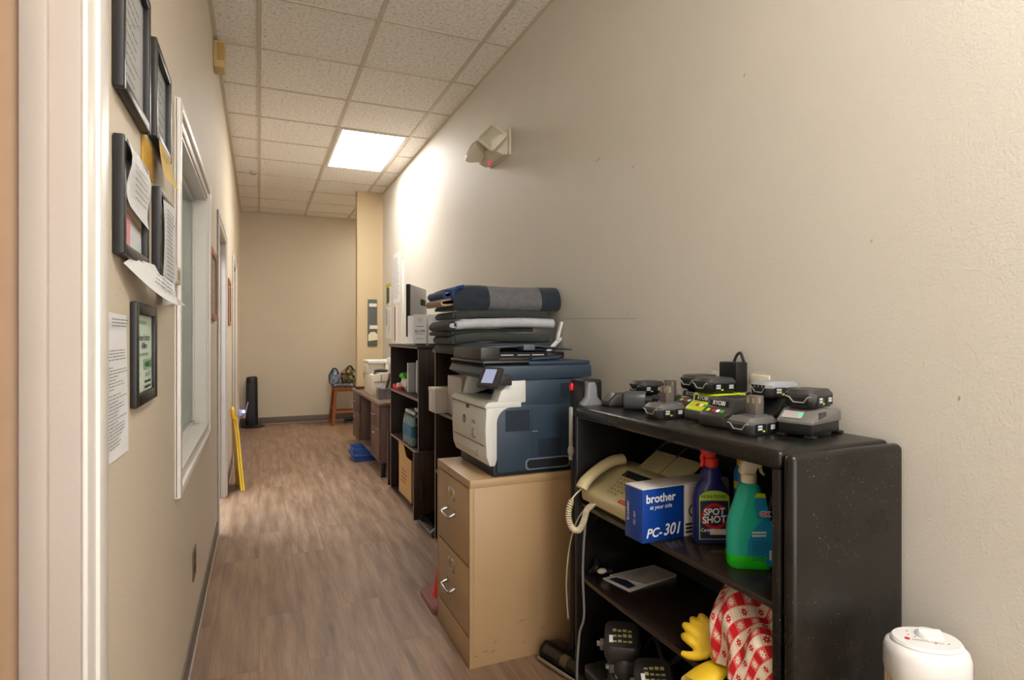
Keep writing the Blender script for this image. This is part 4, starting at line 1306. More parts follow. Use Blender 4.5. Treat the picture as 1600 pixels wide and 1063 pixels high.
for (za, zb, zl, zh, card) in ((0.384, 0.68, 0.612, 0.530, True), (0.114, 0.376, 0.318, 0.226, False)):
    d = MB(); d.box((CX0 + 0.0005, CY0 + 0.018, za), (CX0 + 0.012, CY1 - 0.018, zb), TAN, 0.004); dr = d.build('drawer', parent=t)
    y = 2.36
    h = MB(); h.tube([(CX0 + 0.004, y - 0.052, zh + 0.012), (CX0 - 0.018, y - 0.052, zh + 0.005), (CX0 - 0.03, y - 0.045, zh), (CX0 - 0.031, y, zh - 0.002), (CX0 - 0.03, y + 0.045, zh), (CX0 - 0.018, y + 0.052, zh + 0.005), (CX0 + 0.004, y + 0.052, zh + 0.012)], 0.0065, CHROME, 10, 4)
    for s_ in (-1, 1):
        h.cyl((CX0 + 0.002, y + s_ * 0.052, zh + 0.012), (CX0 - 0.006, y + s_ * 0.052, zh + 0.012), 0.010, CHROME, seg=12)
    h.build('drawer_handle', parent=dr)
    h = MB()
    for (p, q) in (((y - 0.036, zl - 0.026), (y - 0.031, zl + 0.026)), ((y + 0.031, zl - 0.026), (y + 0.036, zl + 0.026)), ((y - 0.036, zl + 0.021), (y + 0.036, zl + 0.026)), ((y - 0.036, zl - 0.026), (y + 0.036, zl - 0.021))):
        h.box((CX0 - 0.003, p[0], p[1]), (CX0 + 0.001, q[0], q[1]), CHROME, 0.001)
    h.box((CX0 - 0.0002, y - 0.031, zl - 0.021), (CX0 + 0.0006, y + 0.031, zl + 0.021), TAN)
    hd = h.build('label_holder', parent=dr)
    if card:
        h = MB(); h.box((CX0 - 0.0012, y - 0.030, zl - 0.020), (CX0 - 0.0004, y + 0.030, zl + 0.016), PAPER_W); h.box((CX0 - 0.0018, y - 0.022, zl - 0.012), (CX0 - 0.001, y + 0.024, zl + 0.010), mat('amber_card', (206, 158, 30), 0.7)); h.build('label_card', parent=hd)

# ------------------------------------------------------------------ multifunction printer
t = thing('office_printer', 'pale grey and dark blue office printer standing on the tan filing cabinet', 'printer', (1.03, 2.345, CH))
PY0, PY1 = 2.130, 2.558
k = MB()
k.box((0.835, PY0 + 0.012, CH), (1.20, PY1 - 0.012, CH + 0.05), NAVY_D, 0.006)
k.box((0.845, PY0 + 0.004, CH + 0.018), (1.235, PY1, 1.0), NAVY, 0.008)
k.box((0.94, PY0 + 0.004, 0.985), (1.235, PY1, 1.095), NAVY, 0.008)
k.build('printer_body', parent=t)
k = MB()
prof = [(0.818, 0.762), (0.803, 0.80), (0.798, 0.90), (0.802, 0.985), (0.815, 1.0), (0.95, 1.004), (0.95, 0.97), (0.87, 0.96), (0.85, 0.93), (0.848, 0.79), (0.84, 0.762)]
k.prism(prof, 'y', PY0, PY1, LIGHTGREY, 0.005)
k.build('front_cover', parent=t)
k = MB(); k.prism([(0.797, 0.986), (0.797, 1.0), (0.812, 1.012), (0.95, 1.012), (0.95, 0.986)], 'y', PY0 - 0.001, PY1 + 0.001, LIGHTGREY, 0.004); k.build('top_cover', parent=t)
k = MB()
k.box((0.7970, PY0 + 0.02, 0.8395), (0.8035, PY1 - 0.03, 0.8415), DARK2)
k.box((0.7985, PY0 + 0.004, 0.9835), (0.804, PY1 - 0.004, 0.9855), DARK2)
k.build('cover_seam', parent=t)
k = MB(); k.box((0.796, 2.33, 0.968), (0.803, 2.36, 0.984), DARK, 0.003); k.build('cover_latch', parent=t)
side = [(0.846, 0.735)] + [(1.236, 0.735), (1.236, 0.988)] + [(0.905, 0.988)] + [(0.905 + 0.06 * math.cos(a), 0.928 + 0.06 * math.sin(a)) for a in [PI / 2 + PI / 2 * i / 8 for i in range(1, 9)]]
side = [(0.846, 0.735), (1.236, 0.735), (1.236, 0.988), (0.905, 0.988)] + [(0.906 + 0.06 * math.cos(a), 0.928 + 0.06 * math.sin(a)) for a in [PI / 2 + PI / 2 * i / 8 for i in range(1, 9)]]
k = MB(); k.prism(side, 'y', PY0 - 0.004, PY0 + 0.01, NAVY, 0.003)
k.box((0.994, PY0 - 0.0046, 0.80), (0.9955, PY0 - 0.003, 0.985), NAVY_D); k.box((0.994, PY0 - 0.0046, 0.888), (1.02, PY0 - 0.003, 0.8895), LIGHTGREY)
k.build('side_panel', parent=t)
GRILL = mat('vent_slot', (16, 20, 26), 0.6)
for (xa, xb, za, zb, n, m_) in ((0.88, 0.985, 0.895, 0.975, 14, PY0 - 0.0048), (1.022, 1.125, 0.785, 0.858, 12, PY0 - 0.0048), (1.125, 1.20, 1.015, 1.075, 10, PY0 + 0.0035)):
    k = MB()
    k.box((xa, m_ + 0.0002, za), (xb, m_ + 0.001, zb), GRILL)
    for i in range(n + 1):
        z = za + (zb - za) * i / n
        k.box((xa, m_ - 0.001, z - 0.0012), (xb, m_ + 0.0008, z + 0.0012), NAVY)
    k.build('vent_grille', parent=t)
k = MB()
hr = rrect(0.965, 0.737, 1.165, 0.782, 0.016)
k.prism(hr, 'y', PY0 - 0.0055, PY0 - 0.003, mat('handle_rim', (120, 132, 146), 0.35))
k.prism(rrect(0.972, 0.742, 1.158, 0.777, 0.014), 'y', PY0 - 0.0062, PY0 - 0.0035, GRILL)
k.build('lift_handle', parent=t)
# columns holding the scanner, output tray between
k = MB()
k.prism([(0.845, 1.004), (0.97, 1.004), (0.97, 1.094), (0.905, 1.094), (0.862, 1.05)], 'y', PY0 - 0.001, PY0 + 0.075, LIGHTGREY, 0.006)
k.build('scanner_column', parent=t)
k = MB(); k.prism([(0.845, 1.004), (0.97, 1.004), (0.97, 1.094), (0.87, 1.094)], 'y', PY1 - 0.06, PY1, LIGHTGREY, 0.006)
k.build('scanner_column', parent=t)
k = MB(); k.prism([(0.83, 1.013), (0.93, 0.995), (0.985, 1.035), (0.985, 1.013)], 'y', PY0 + 0.09, PY1 - 0.08, mat('output_tray_grey', (188, 188, 180), 0.4), 0.003); k.build('output_tray', parent=t)
# tilted touch screen
pm = Matrix.Translation((0.806, 2.098, 1.108)) @ Matrix.Rotation(R(34), 4, 'Z') @ Euler((0, R(-56), 0)).to_matrix().to_4x4()
k = MB(); k.box((-0.044, -0.046, -0.010), (0.044, 0.046, 0.010), DARK, 0.006, mx=pm); k.build('control_panel', parent=t)
k = MB(); k.box((-0.028, -0.026, 0.0095), (0.032, 0.026, 0.0106), SCREEN, mx=pm)
k.build('touch_screen', parent=t)
k = MB(); k.box((0.81, 2.105, 1.075), (0.90, 2.19, 1.115), DARK, 0.004); k.build('panel_hinge', parent=t)
k = MB()
k.prism([(0.782, 1.118), (0.80, 1.150), (1.262, 1.150), (1.268, 1.142), (1.268, 1.098), (0.93, 1.090), (0.845, 1.090)], 'y', PY0 - 0.002, PY1, NAVY, 0.005)
k.build('scanner_bed', parent=t)
k = MB(); k.box((0.79, PY0 + 0.004, 1.150), (1.265, PY1 - 0.004, 1.166), NAVY, 0.005); k.box((0.79, PY0 + 0.004, 1.150), (0.99, PY1 - 0.004, 1.170), DARK, 0.005)
k.build('scanner_lid', parent=t)
# document feeder
k = MB()
k.box((0.80, 2.19, 1.168), (0.885, PY1 - 0.01, 1.222), DARK, 0.008)
k.box((0.88, 2.23, 1.168), (1.13, PY1 - 0.03, 1.176), DARK, 0.003)
k.box((0.88, PY1 - 0.06, 1.168), (1.17, PY1 - 0.02, 1.212), DARK, 0.004)
k.box((1.12, 2.24, 1.168), (1.17, PY1 - 0.03, 1.200), DARK, 0.004)
k.build('document_feeder', parent=t)
k = MB(); k.prism([(1.02, 1.168), (1.15, 1.172), (1.17, 1.186), (1.03, 1.176)], 'y', 2.19, 2.48, NAVY, 0.003); k.build('eject_tray', parent=t)
k = MB()
for x0_ in (0.91, 0.985, 1.05):
    k.box((x0_, 2.245, 1.186), (x0_ + 0.055, 2.25, 1.190), WHITE)
k.box((0.885, 2.247, 1.1755), (1.12, 2.252, 1.2), BLACK)
k.build('feed_rollers', parent=t)
k = MB()
k.prism([(0.81, 1.213), (0.97, 1.222), (1.05, 1.222), (1.215, 1.206), (1.215, 1.212), (1.06, 1.229), (0.95, 1.230), (0.81, 1.222)], 'y', 2.20, PY1 - 0.01, NAVY, 0.002)
k.box((0.99, 2.196, 1.208), (1.04, 2.26, 1.232), mat('tray_guide', (86, 100, 116), 0.4), 0.003)
k.build('input_tray', parent=t)
# front labels
RL, UL = (0, -1, 0), (0, 0, 1)
k = MB()
ex = 0.7975
k.quad(((ex, 2.295, 0.850), (ex, 2.222, 0.850), (ex, 2.222, 0.935), (ex, 2.295, 0.935)), PAPER)
for (y, z, w_, h_, n_, sd) in ((2.287, 0.928, 0.05, 0.015, 2, 71), (2.287, 0.895, 0.03, 0.03, 8, 72), (2.287, 0.865, 0.055, 0.012, 3, 73)):
    k.lines((ex - 0.0005, y, z), RL, UL, w_, h_, n_, INK, 0.5, sd)
k.build('sticker', parent=t)
k = MB()
k.cyl((0.7985, 2.385, 0.918), (0.7972, 2.385, 0.918), 0.018, DARK, seg=24)
k.text('hp', 0.03, LIGHTGREY, (0.7968, 2.385, 0.910), RL, UL, 'CENTER', shear=0.3)
k.build('emblem', parent=t)
k = MB()
ym, zm = 2.225, 0.80
for i in range(20):
    a0, a1 = PI * 0.55 + PI * 1.0 * i / 20, PI * 0.55 + PI * 1.0 * (i + 1) / 20
    k.quad(tuple((0.8008, ym - r_ * math.cos(a_), zm + r_ * math.sin(a_)) for r_, a_ in ((0.008, a0), (0.0125, a0), (0.0125, a1), (0.008, a1))), DARK)
k.build('power_mark', parent=t)

# ------------------------------------------------------------------ traffic cone behind the cabinet
t = thing('traffic_cone', 'orange red traffic cone on a dull pink base behind the tan filing cabinet', 'traffic cone', (0.865, 2.735, 0))
k = MB()
k.loft([[(x, y, 0) for x, y in rrect(0.725, 2.598, 0.995, 2.868, 0.035, 5)], [(x, y, 0.022) for x, y in rrect(0.725, 2.598, 0.995, 2.868, 0.035, 5)], [(x, y, 0.032) for x, y in rrect(0.735, 2.608, 0.985, 2.858, 0.03, 5)]], mat('dull_pink_rubber', (156, 98, 92), 0.35, var=0.2, vscale=14))
k.build('cone_base', parent=t)
k = MB(); k.lathe([(0.105, 0.030), (0.098, 0.045), (0.03, 0.44), (0.026, 0.455), (0.018, 0.456), (0.016, 0.44)], ORANGE, 32, (0.862, 2.735, 0)); k.build('cone_body', parent=t)

# ------------------------------------------------------------------ folded blankets on the second bookcase
def droop(x):
    return 0.6 * max(0.0, 0.99 - x) ** 2
def blanket(name, label, x0, x1, yn, yf, z0, H, n, band, seed, slope=0.0, thin=0.0, roundend=False):
    """felt blanket folded in half n times: nested U folds facing the viewer, open plies at the ends"""
    rnd = random.Random(seed)
    k = MB()
    tk = H / (2 * n)
    for p in range(n):
        hh = H / 2 - tk * (p + 0.5)
        zc = z0 + H / 2
        path = []
        for i in range(7):
            f = i / 6
            path.append((yf + (yn + H / 2 - yf) * f, zc - hh))
        for i in range(1, 9):
            a = -PI / 2 - PI * i / 9
            path.append((yn + H / 2 + (hh + 0.0) * math.cos(a) * 1.0, zc + hh * math.sin(a)))
        for i in range(7):
            f = i / 6
            path.append((yn + H / 2 + (yf - yn - H / 2) * f, zc + hh))
        # offset both sides
        half = tk * 0.46
        outer, inner = [], []
        for i, q in enumerate(path):
            a = path[max(0, i - 1)]
            c = path[min(len(path) - 1, i + 1)]
            d = V(c[0] - a[0], c[1] - a[1], 0)
            d = d.normalized() if d.length > 1e-9 else V(-1, 0, 0)
            nx, ny = d.y, -d.x
            outer.append((q[0] + nx * half, q[1] + ny * half))
            inner.append((q[0] - nx * half, q[1] - ny * half))
        ring = outer + inner[::-1]
        xa = x0 + (0.032 if roundend else 0.0) + 0.012 * p + rnd.uniform(-0.006, 0.006)
        xb = x1 - 0.006 * p
        ph = rnd.uniform(0, 6)
        st = 26
        secs = []
        xs = [xa + (xb - xa) * i / st for i in range(st + 1)]
        for x in xs:
            e0 = max(0.0, 1 - (x - xa) / 0.05)
            w1 = 0.004 * math.sin(x * 9 + ph) + 0.003 * math.sin(x * 21 + seed)
            dz = -droop(x) + 0.0025 * math.sin(x * 13 + ph) + slope * (x - 1.1)
            sec = []
            for (y, z) in ring:
                front = max(0.0, (yn + 0.12 - y) / 0.12)
                sec.append((x + 0.012 * math.sin(y * 30 + ph) * e0, y + w1 * front, zc + (z - zc) * (1 - 0.15 * e0) + dz - thin * front * front))
            secs.append(sec)
        if isinstance(band, dict) and 'stripe' in band:
            a, c = band['stripe']
            cuts = [0]
            for i in range(len(xs) - 1):
                mm = band['m2'] if a <= (xs[i] + xs[i + 1]) / 2 <= c else band['m1']
                k.loft(secs[i:i + 2], mm if p == 0 else band['lining'], True, (i in (0, len(xs) - 2)))
        else:
            k.loft(secs, band[p % len(band)], True, True)
    if roundend:
        zc = z0 + H / 2
        xr = x0 + 0.03
        pol = [(xr + 0.05, zc - H * 0.49)] + [(xr + H * 0.62 * math.cos(a), zc + H * 0.49 * math.sin(a)) for a in [-PI / 2 - PI * i / 10 for i in range(11)]] + [(xr + 0.05, zc + H * 0.49)]
        pol = [(x, z - droop(x)) for x, z in pol]
        k.prism(pol, 'y', yn + 0.022, yf - 0.01, band[-1] if not isinstance(band, dict) else band['m1'], 0.006)
        pol2 = [(xr - 0.004 + 0.45 * (x - xr), zc - droop(xr) + 0.5 * (z - zc + droop(x))) for x, z in pol]
        k.prism(pol2, 'y', yn + 0.014, yn + 0.03, band[0] if not isinstance(band, dict) else band['lining'], 0.004)
    return k


OLIVE = fabric('dark_green_grey_felt', (74, 80, 76), (44, 49, 46), 700)
OLIVE2 = fabric('charcoal_green_felt', (66, 72, 68), (38, 42, 40), 700)
OLIVE3 = fabric('deep_olive_felt', (58, 62, 48), (36, 39, 32), 700)
CHAR = fabric('charcoal_lining', (44, 47, 50), (28, 30, 32), 700)
WHT = fabric('silver_white_cloth', (206, 208, 214), (176, 178, 186), 800, amt=0.2)
NAVYF = fabric('navy_felt', (40, 50, 62), (26, 33, 43), 700)
BLUEF = fabric('royal_blue_lining', (36, 72, 130), (22, 48, 96), 700)
GREYF = fabric('heather_grey_band', (118, 118, 120), (82, 82, 85), 700)
TANF = fabric('tan_lining', (176, 150, 116), (132, 108, 80), 700)
bz = 1.188
GB = 'folded felt blankets stacked on the dark bookcase'
specs = [('olive grey felt blanket at the bottom of the folded stack', 0.832, 1.335, 2.642, 3.0, bz, 0.048, 2, [OLIVE, OLIVE2], 3),
         ('grey green felt blanket second from the bottom of the stack', 0.825, 1.335, 2.636, 2.99, bz + 0.048, 0.048, 2, [OLIVE, OLIVE], 4),
         ('dark olive blanket poking out on the left below the silver white blanket', 0.792, 1.25, 2.662, 3.0, bz + 0.096, 0.022, 1, [OLIVE3], 5),
         ('silver white folded blanket with charcoal edges in the middle of the stack', 0.80, 1.352, 2.628, 2.98, bz + 0.118, 0.048, 2, [WHT, CHAR], 6),
         ('charcoal green blanket directly under the navy striped blanket', 0.828, 1.32, 2.642, 2.98, bz + 0.166, 0.040, 2, [OLIVE2, OLIVE], 7)]
for (lab, x0_, x1_, yn, yf, z0_, H, n_, band, sd) in specs:
    k = blanket('folded_blanket', lab, x0_, x1_, yn, yf, z0_, H - 0.001, n_, band, sd, roundend=True)
    k.build('folded_blanket', label=lab, cat='blanket', group=GB)
k = blanket('folded_blanket', '', 0.835, 1.388, 2.622, 2.965, bz + 0.206, 0.120, 3, {'stripe': (1.005, 1.285), 'm1': NAVYF, 'm2': GREYF, 'lining': BLUEF}, 9, thin=0.022)
k.build('folded_blanket', label='navy blanket with a wide grey stripe on top of the folded stack', cat='blanket', group=GB)
k = MB()
def u_sheet(k, xl, xr, z0_, z1_, yn, yf, th, m_, rise):
    """one ply folded back on itself at the left end"""
    r = (z1_ - z0_) / 2
    zc = (z0_ + z1_) / 2
    out = [(xr, z0_ + rise)] + [(xl + r + r * math.cos(a), zc + r * math.sin(a)) for a in [-PI / 2 - PI * i / 10 for i in range(11)]] + [(xr, z1_ + rise)]
    q = r - th
    inn = [(xr, z1_ - th + rise)] + [(xl + r + q * math.cos(a), zc + q * math.sin(a)) for a in [PI / 2 + PI * i / 10 for i in range(11)]] + [(xr, z0_ + th + rise)]
    k.prism(out + inn, 'y', yn, yf, m_, 0.0)
u_sheet(k, 0.775, 0.875, bz + 0.216, bz + 0.250, 2.66, 2.93, 0.009, TANF, 0.012)
u_sheet(k, 0.785, 0.875, bz + 0.252, bz + 0.292, 2.655, 2.93, 0.010, BLUEF, 0.016)
u_sheet(k, 0.822, 0.880, bz + 0.226, bz + 0.315, 2.634, 2.66, 0.011, BLUEF, 0.004)
k.build('loose_blanket_end', parent=bpy.data.objects['folded_blanket.005'])
# white brackets between stack and wall
k = MB()
k.prism([(1.30, 1.19), (1.325, 1.19), (1.388, 1.245), (1.388, 1.262), (1.36, 1.25)], 'y', 2.615, 2.63, WHITE, 0.003)
k.prism([(1.352, 1.245), (1.366, 1.242), (1.391, 1.335), (1.379, 1.338)], 'y', 2.605, 2.63, WHITE, 0.003)
k.build('plastic_bracket', label='white angled plastic bracket beside the wall at the right end of the blanket stack', cat='bracket')
# ------------------------------------------------------------------ black steel bookcase
BX0, BX1, BY0, BY1, BT = 1.03, 1.388, 0.912, 1.846, 1.02
t = thing('metal_bookcase', 'worn black metal bookcase with rounded edges, loaded with battery chargers on top', 'bookcase', (1.21, 1.38, 0))
k = MB(); k.box((BX0, BY0 + 0.034, BT - 0.044), (BX1, BY1, BT), STEELB, 0.014, 4); k.build('top', parent=t)
k = MB()
k.box((BX0 + 0.002, BY0, 0.0), (BX1, BY0 + 0.032, BT - 0.004), STEELB, 0.0155, 5)
k.build('side_panel', parent=t)
k = MB(); k.box((BX0 + 0.001, BY0 + 0.034, 0.0), (BX0 + 0.022, BY0 + 0.056, BT - 0.04), STEELB, 0.003); k.build('front_post', parent=t)
k = MB(); k.box((BX0, BY1 - 0.016, 0.0), (BX1, BY1, BT - 0.03), STEELB, 0.004); k.build('side_panel', parent=t)
k = MB(); k.box((BX1 - 0.006, BY0 + 0.03, 0.02), (BX1 - 0.001, BY1 - 0.015, BT - 0.04), BLACK_MATTE); k.build('back_panel', parent=t)
SHELFB = mat('shelf_brown_black', (52, 42, 37), 0.22, var=0.3, vscale=12)
for z in (0.682, 0.423):
    k = MB(); k.box((BX0 + 0.010, BY0 + 0.032, z - 0.018), (BX1 - 0.006, BY1 - 0.016, z), SHELFB, 0.004); k.build('shelf', parent=t)
k = MB(); k.box((BX0 + 0.004, BY0 + 0.032, 0.0), (BX1 - 0.006, BY1 - 0.016, 0.078), BLACK, 0.004); k.build('bottom', parent=t)

# ------------------------------------------------------------------ batteries and chargers (front towards -x, width along y)
LBL = mat('battery_print_grey', (196, 198, 200), 0.5)
CHEV = mat('silver_chevron', (186, 186, 186), 0.35, metal=0.4)
BROWNGREY = mat('worn_grey_plastic', (98, 90, 84), 0.4)
def battery(t, stem=False, top=None, body=None, slots=False):
    """square slide pack with chamfered corners, ~0.11 x 0.075 x 0.046"""
    top, body = top or DARK, body or BLACK
    def sec(x0, x1, y0, c, z):
        return [(x0 + c, -y0, z), (x1 - c, -y0, z), (x1, -y0 + c, z), (x1, y0 - c, z), (x1 - c, y0, z), (x0 + c, y0, z), (x0, y0 - c, z), (x0, -y0 + c, z)]
    k = MB()
    k.loft([sec(0.006, 0.104, 0.034, 0.01, 0), sec(0, 0.11, 0.039, 0.014, 0.008), sec(0, 0.11, 0.039, 0.014, 0.026)], body, True, True, False)
    k.build('battery_body', parent=t, local=True)
    k = MB()
    k.loft([sec(-0.001, 0.111, 0.040, 0.014, 0.026), sec(-0.001, 0.111, 0.040, 0.014, 0.034), sec(0.008, 0.102, 0.033, 0.012, 0.044)], top, True, True, False)
    k.build('battery_top', parent=t, local=True)
    k = MB()
    k.tube([(-0.0015, -0.031, 0.029), (-0.0015, -0.024, 0.027), (-0.0015, -0.014, 0.014), (-0.0015, 0.012, 0.014), (-0.0015, 0.022, 0.026), (-0.0015, 0.031, 0.028)], 0.0016, CHEV, 6)
    k.build('chevron_trim', parent=t, local=True)
    k = MB()
    k.box((0.018, -0.0400, 0.006), (0.056, -0.0386, 0.028), BLACK); k.box((0.064, -0.0400, 0.006), (0.096, -0.0386, 0.028), BLACK)
    for (xa, za) in ((0.026, 0.020), (0.026, 0.013), (0.074, 0.019), (0.074, 0.013)):
        k.box((xa, -0.0406, za), (xa + 0.016, -0.0398, za + 0.005), LBL)
    k.box((0.044, -0.0406, 0.008), (0.052, -0.0398, 0.012), LIME)
    k.build('side_print', parent=t, local=True)
    if stem:
        k = MB(); k.box((0.048, -0.016, 0.042), (0.080, 0.016, 0.095), BROWNGREY, 0.003); k.box((0.04, -0.02, 0.040), (0.092, 0.02, 0.047), DARK2, 0.002); k.build('stem', parent=t, local=True)
        k = MB()
        for y in (-0.012, 0.004):
            k.box((0.0474, y, 0.076), (0.0484, y + 0.007, 0.091), mat('copper_contact', (196, 176, 140), 0.3, metal=0.5))
        k.box((0.058, -0.0166, 0.076), (0.066, -0.0158, 0.091), k.mats[0])
        k.build('contacts', parent=t, local=True)
    if slots:
        k = MB()
        for y in (-0.022, -0.008, 0.006, 0.02):
            k.box((-0.002, y - 0.004, 0.012), (0.001, y + 0.004, 0.034), BLACK)
        k.build('cooling_slots', parent=t, local=True)


def charger(t, main, base, text=True):
    prof_low = [(0.004, 0), (0.0, 0.005), (0.0, 0.028), (0.14, 0.028), (0.14, 0)]
    k = MB(); k.prism(prof_low, 'y', -0.042, 0.042, base, 0.005); k.build('charger_base', parent=t, local=True)
    k = MB(); k.prism([(0.0005, 0.026), (0.006, 0.033), (0.028, 0.047), (0.036, 0.070), (0.138, 0.070), (0.138, 0.026)], 'y', -0.0415, 0.0415, main, 0.004)
    k.build('charger_housing', parent=t, local=True)
    k = MB(); k.box((0.055, -0.03, 0.068), (0.12, 0.03, 0.0712), BLACK_MATTE, 0.001); k.build('battery_socket', parent=t, local=True)
    if text:
        u = V(0.006, 0, 0.023).normalized()
        nrm = V(0, -1, 0).cross(u)
        O = V(0.0295, 0, 0.0525) + nrm * 0.0012
        k = MB()
        a = O - u * 0.003
        for (yy, hh, mm) in ((0.031, 0.014, BLACK),):
            k.quad((a + V(0, yy, 0), a + V(0, -yy, 0), a + V(0, -yy, 0) + u * hh, a + V(0, yy, 0) + u * hh), mm)
        k.build('badge', parent=t, local=True)
        k = MB(); k.text('RYOBI', 0.0145, PAPER, O + nrm * 0.0006, (0, -1, 0), u, 'CENTER', bold=0.02); k.build('lettering', parent=t, local=True)
        u2 = V(0.022, 0, 0.014).normalized()
        n2 = V(0, -1, 0).cross(u2)
        k = MB()
        for i, (yy, c_) in enumerate(((0.028, LIME), (0.010, RED), (-0.004, PAPER), (-0.018, GREEN))):
            O2 = V(0.012, yy, 0.0368) + n2 * 0.001
            k.quad((O2, O2 + V(0, -0.011, 0), O2 + V(0, -0.011, 0) + u2 * 0.010, O2 + u2 * 0.010), c_)
        k.build('status_print', parent=t, local=True)


GCH, GBT = 'battery chargers on top of the black bookcase', 'battery packs on top of the black bookcase'
def put_battery(label, loc, rz, **kw):
    t = thing('battery_pack', label, 'battery', loc, rz, GBT); battery(t, **kw); return t
def put_charger(label, loc, rz, main, base, text=True):
    t = thing('battery_charger', label, 'battery charger', loc, rz, GCH); charger(t, main, base, text); t.scale = (1.12, 1.12, 1.12); return t


put_charger('empty dark grey charger with white lettering at the front, before the lime one', (1.125, 1.266, BT), R(2), DARK, DARK)
put_charger('lime green battery charger with a battery on top', (1.172, 1.386, BT), 0, LIME, DARK2)
put_battery('black battery sitting on top of the lime green charger', (1.195, 1.388, BT + 0.0802), 0)
put_charger('black charger half hidden behind the lime green charger', (1.225, 1.502, BT), 0, BLACK, BLACK)
put_battery('black battery on the charger behind the lime green one', (1.24, 1.502, BT + 0.0802), R(4))
put_battery('upright stem battery lying nearest the bookcase edge, left of the lime charger', (1.082, 1.476, BT), R(2), stem=True, top=DARK2, body=DARK)
put_battery('upright stem battery at the front, between the lettered dark charger and the largest charger', (1.108, 1.148, BT), R(6), stem=True, top=DARK2, body=DARK)
put_battery('upright stem battery at the back left, behind the grey cylinder', (1.24, 1.665, BT), R(0), stem=True)
put_charger('black ribbed charger under the silver slotted battery', (1.255, 1.225, BT), R(-4), BLACK, BLACK, False)
put_battery('silver slotted battery on a black charger near the wall outlet', (1.258, 1.227, BT + 0.0802), R(-4), slots=True, top=mat('silver_battery_top', (150, 152, 156), 0.35), body=DARK)
put_battery('thin black battery on top of the low charger at the far left end', (1.225, 1.765, BT + 0.042), R(0))
# low wedge charger
t = thing('battery_charger', 'small low grey charger with a sloped front at the far left end', 'battery charger', (1.125, 1.80, BT), R(-8), GCH)
k = MB(); k.prism([(0, 0), (0, 0.014), (0.03, 0.042), (0.085, 0.045), (0.09, 0.03), (0.20, 0.04), (0.20, 0)], 'y', -0.038, 0.033, DARK, 0.005); k.build('charger_housing', parent=t, local=True)
k = MB(); k.prism([(0.004, 0.02), (0.028, 0.0435), (0.030, 0.0455), (0.001, 0.018)], 'y', -0.025, 0.02, mat('olive_grey_panel', (104, 106, 98), 0.4)); k.build('front_panel', parent=t, local=True)
# lying grey cylinder
t = thing('motor_unit', 'grey rounded cylinder lying on its side beside the low charger', 'power tool part', (1.16, 1.665, BT))
mx = Matrix.Translation((1.16, 1.665, BT + 0.031)) @ Euler((0, 0, R(-38))).to_matrix().to_4x4()
k = MB(); k.loft([[(x, y * s_, z * s_) for y, z in rrect(-0.033, -0.031, 0.033, 0.031, 0.022, 5)] for x, s_ in ((-0.035, 0.94), (-0.03, 1.0), (0.03, 1.0), (0.035, 0.94))], mat('slate_grey_shell', (72, 74, 78), 0.35), mx=mx); k.build('shell', parent=t)
k = MB(); k.loft([[(x, y * s_, z * s_) for y, z in rrect(-0.03, -0.028, 0.03, 0.028, 0.02, 5)] for x, s_ in ((-0.042, 0.9), (-0.035, 0.94))], BLACK, mx=mx); k.cyl((0.034, 0, 0), (0.055, 0, 0), 0.016, BLACK, seg=16, mx=mx); k.build('end_cap', parent=t)

# the largest charger with its battery
t = thing('battery_charger', 'largest grey charger with louvres and green light at the near end', 'battery charger', (1.205, 1.062, BT), R(15), GCH)
k = MB(); k.prism([(0.002, 0.006), (0.002, 0.034), (0.15, 0.034), (0.15, 0.006)], 'y', -0.042, 0.042, BLACK, 0.004)
for (x, y) in ((-0.004, 0.036), (-0.004, -0.036), (0.14, 0.036), (0.14, -0.036)):
    k.box((x, y - 0.012, 0.0), (x + 0.022, y + 0.012, 0.007), BLACK, 0.002)
k.build('charger_base', parent=t, local=True)
k = MB(); k.prism([(-0.003, 0.032), (-0.003, 0.040), (0.034, 0.066), (0.06, 0.070), (0.153, 0.062), (0.156, 0.032)], 'y', -0.046, 0.046, mat('warm_grey_housing', (110, 106, 102), 0.38), 0.006); k.build('charger_housing', parent=t, local=True)
k = MB()
for i in range(7):
    k.box((0.028 + i * 0.006, -0.0466, 0.044 + 0.001 * i), (0.031 + i * 0.006, -0.0455, 0.062), BLACK)
k.build('louvres', parent=t, local=True)
k = MB()
u = V(0.037, 0, 0.026).normalized(); n2 = V(0, -1, 0).cross(u)
O = V(0.004, 0.036, 0.0455) + n2 * 0.0013
k.quad((O, O + V(0, -0.05, 0), O + V(0, -0.05, 0) + u * 0.026, O + u * 0.026), mat('pale_label', (176, 168, 166), 0.5))
k.build('instruction_label', parent=t, local=True)
k = MB(); k.sphere(O + V(0, -0.045, 0) + u * 0.012, 0.0042, emit('green_led', (40, 230, 110), 1.6)); k.build('status_light', parent=t, local=True)
put_battery('thick black battery on top of the largest charger at the near end', (1.225, 1.068, BT + 0.0705), R(15), body=BLACK)

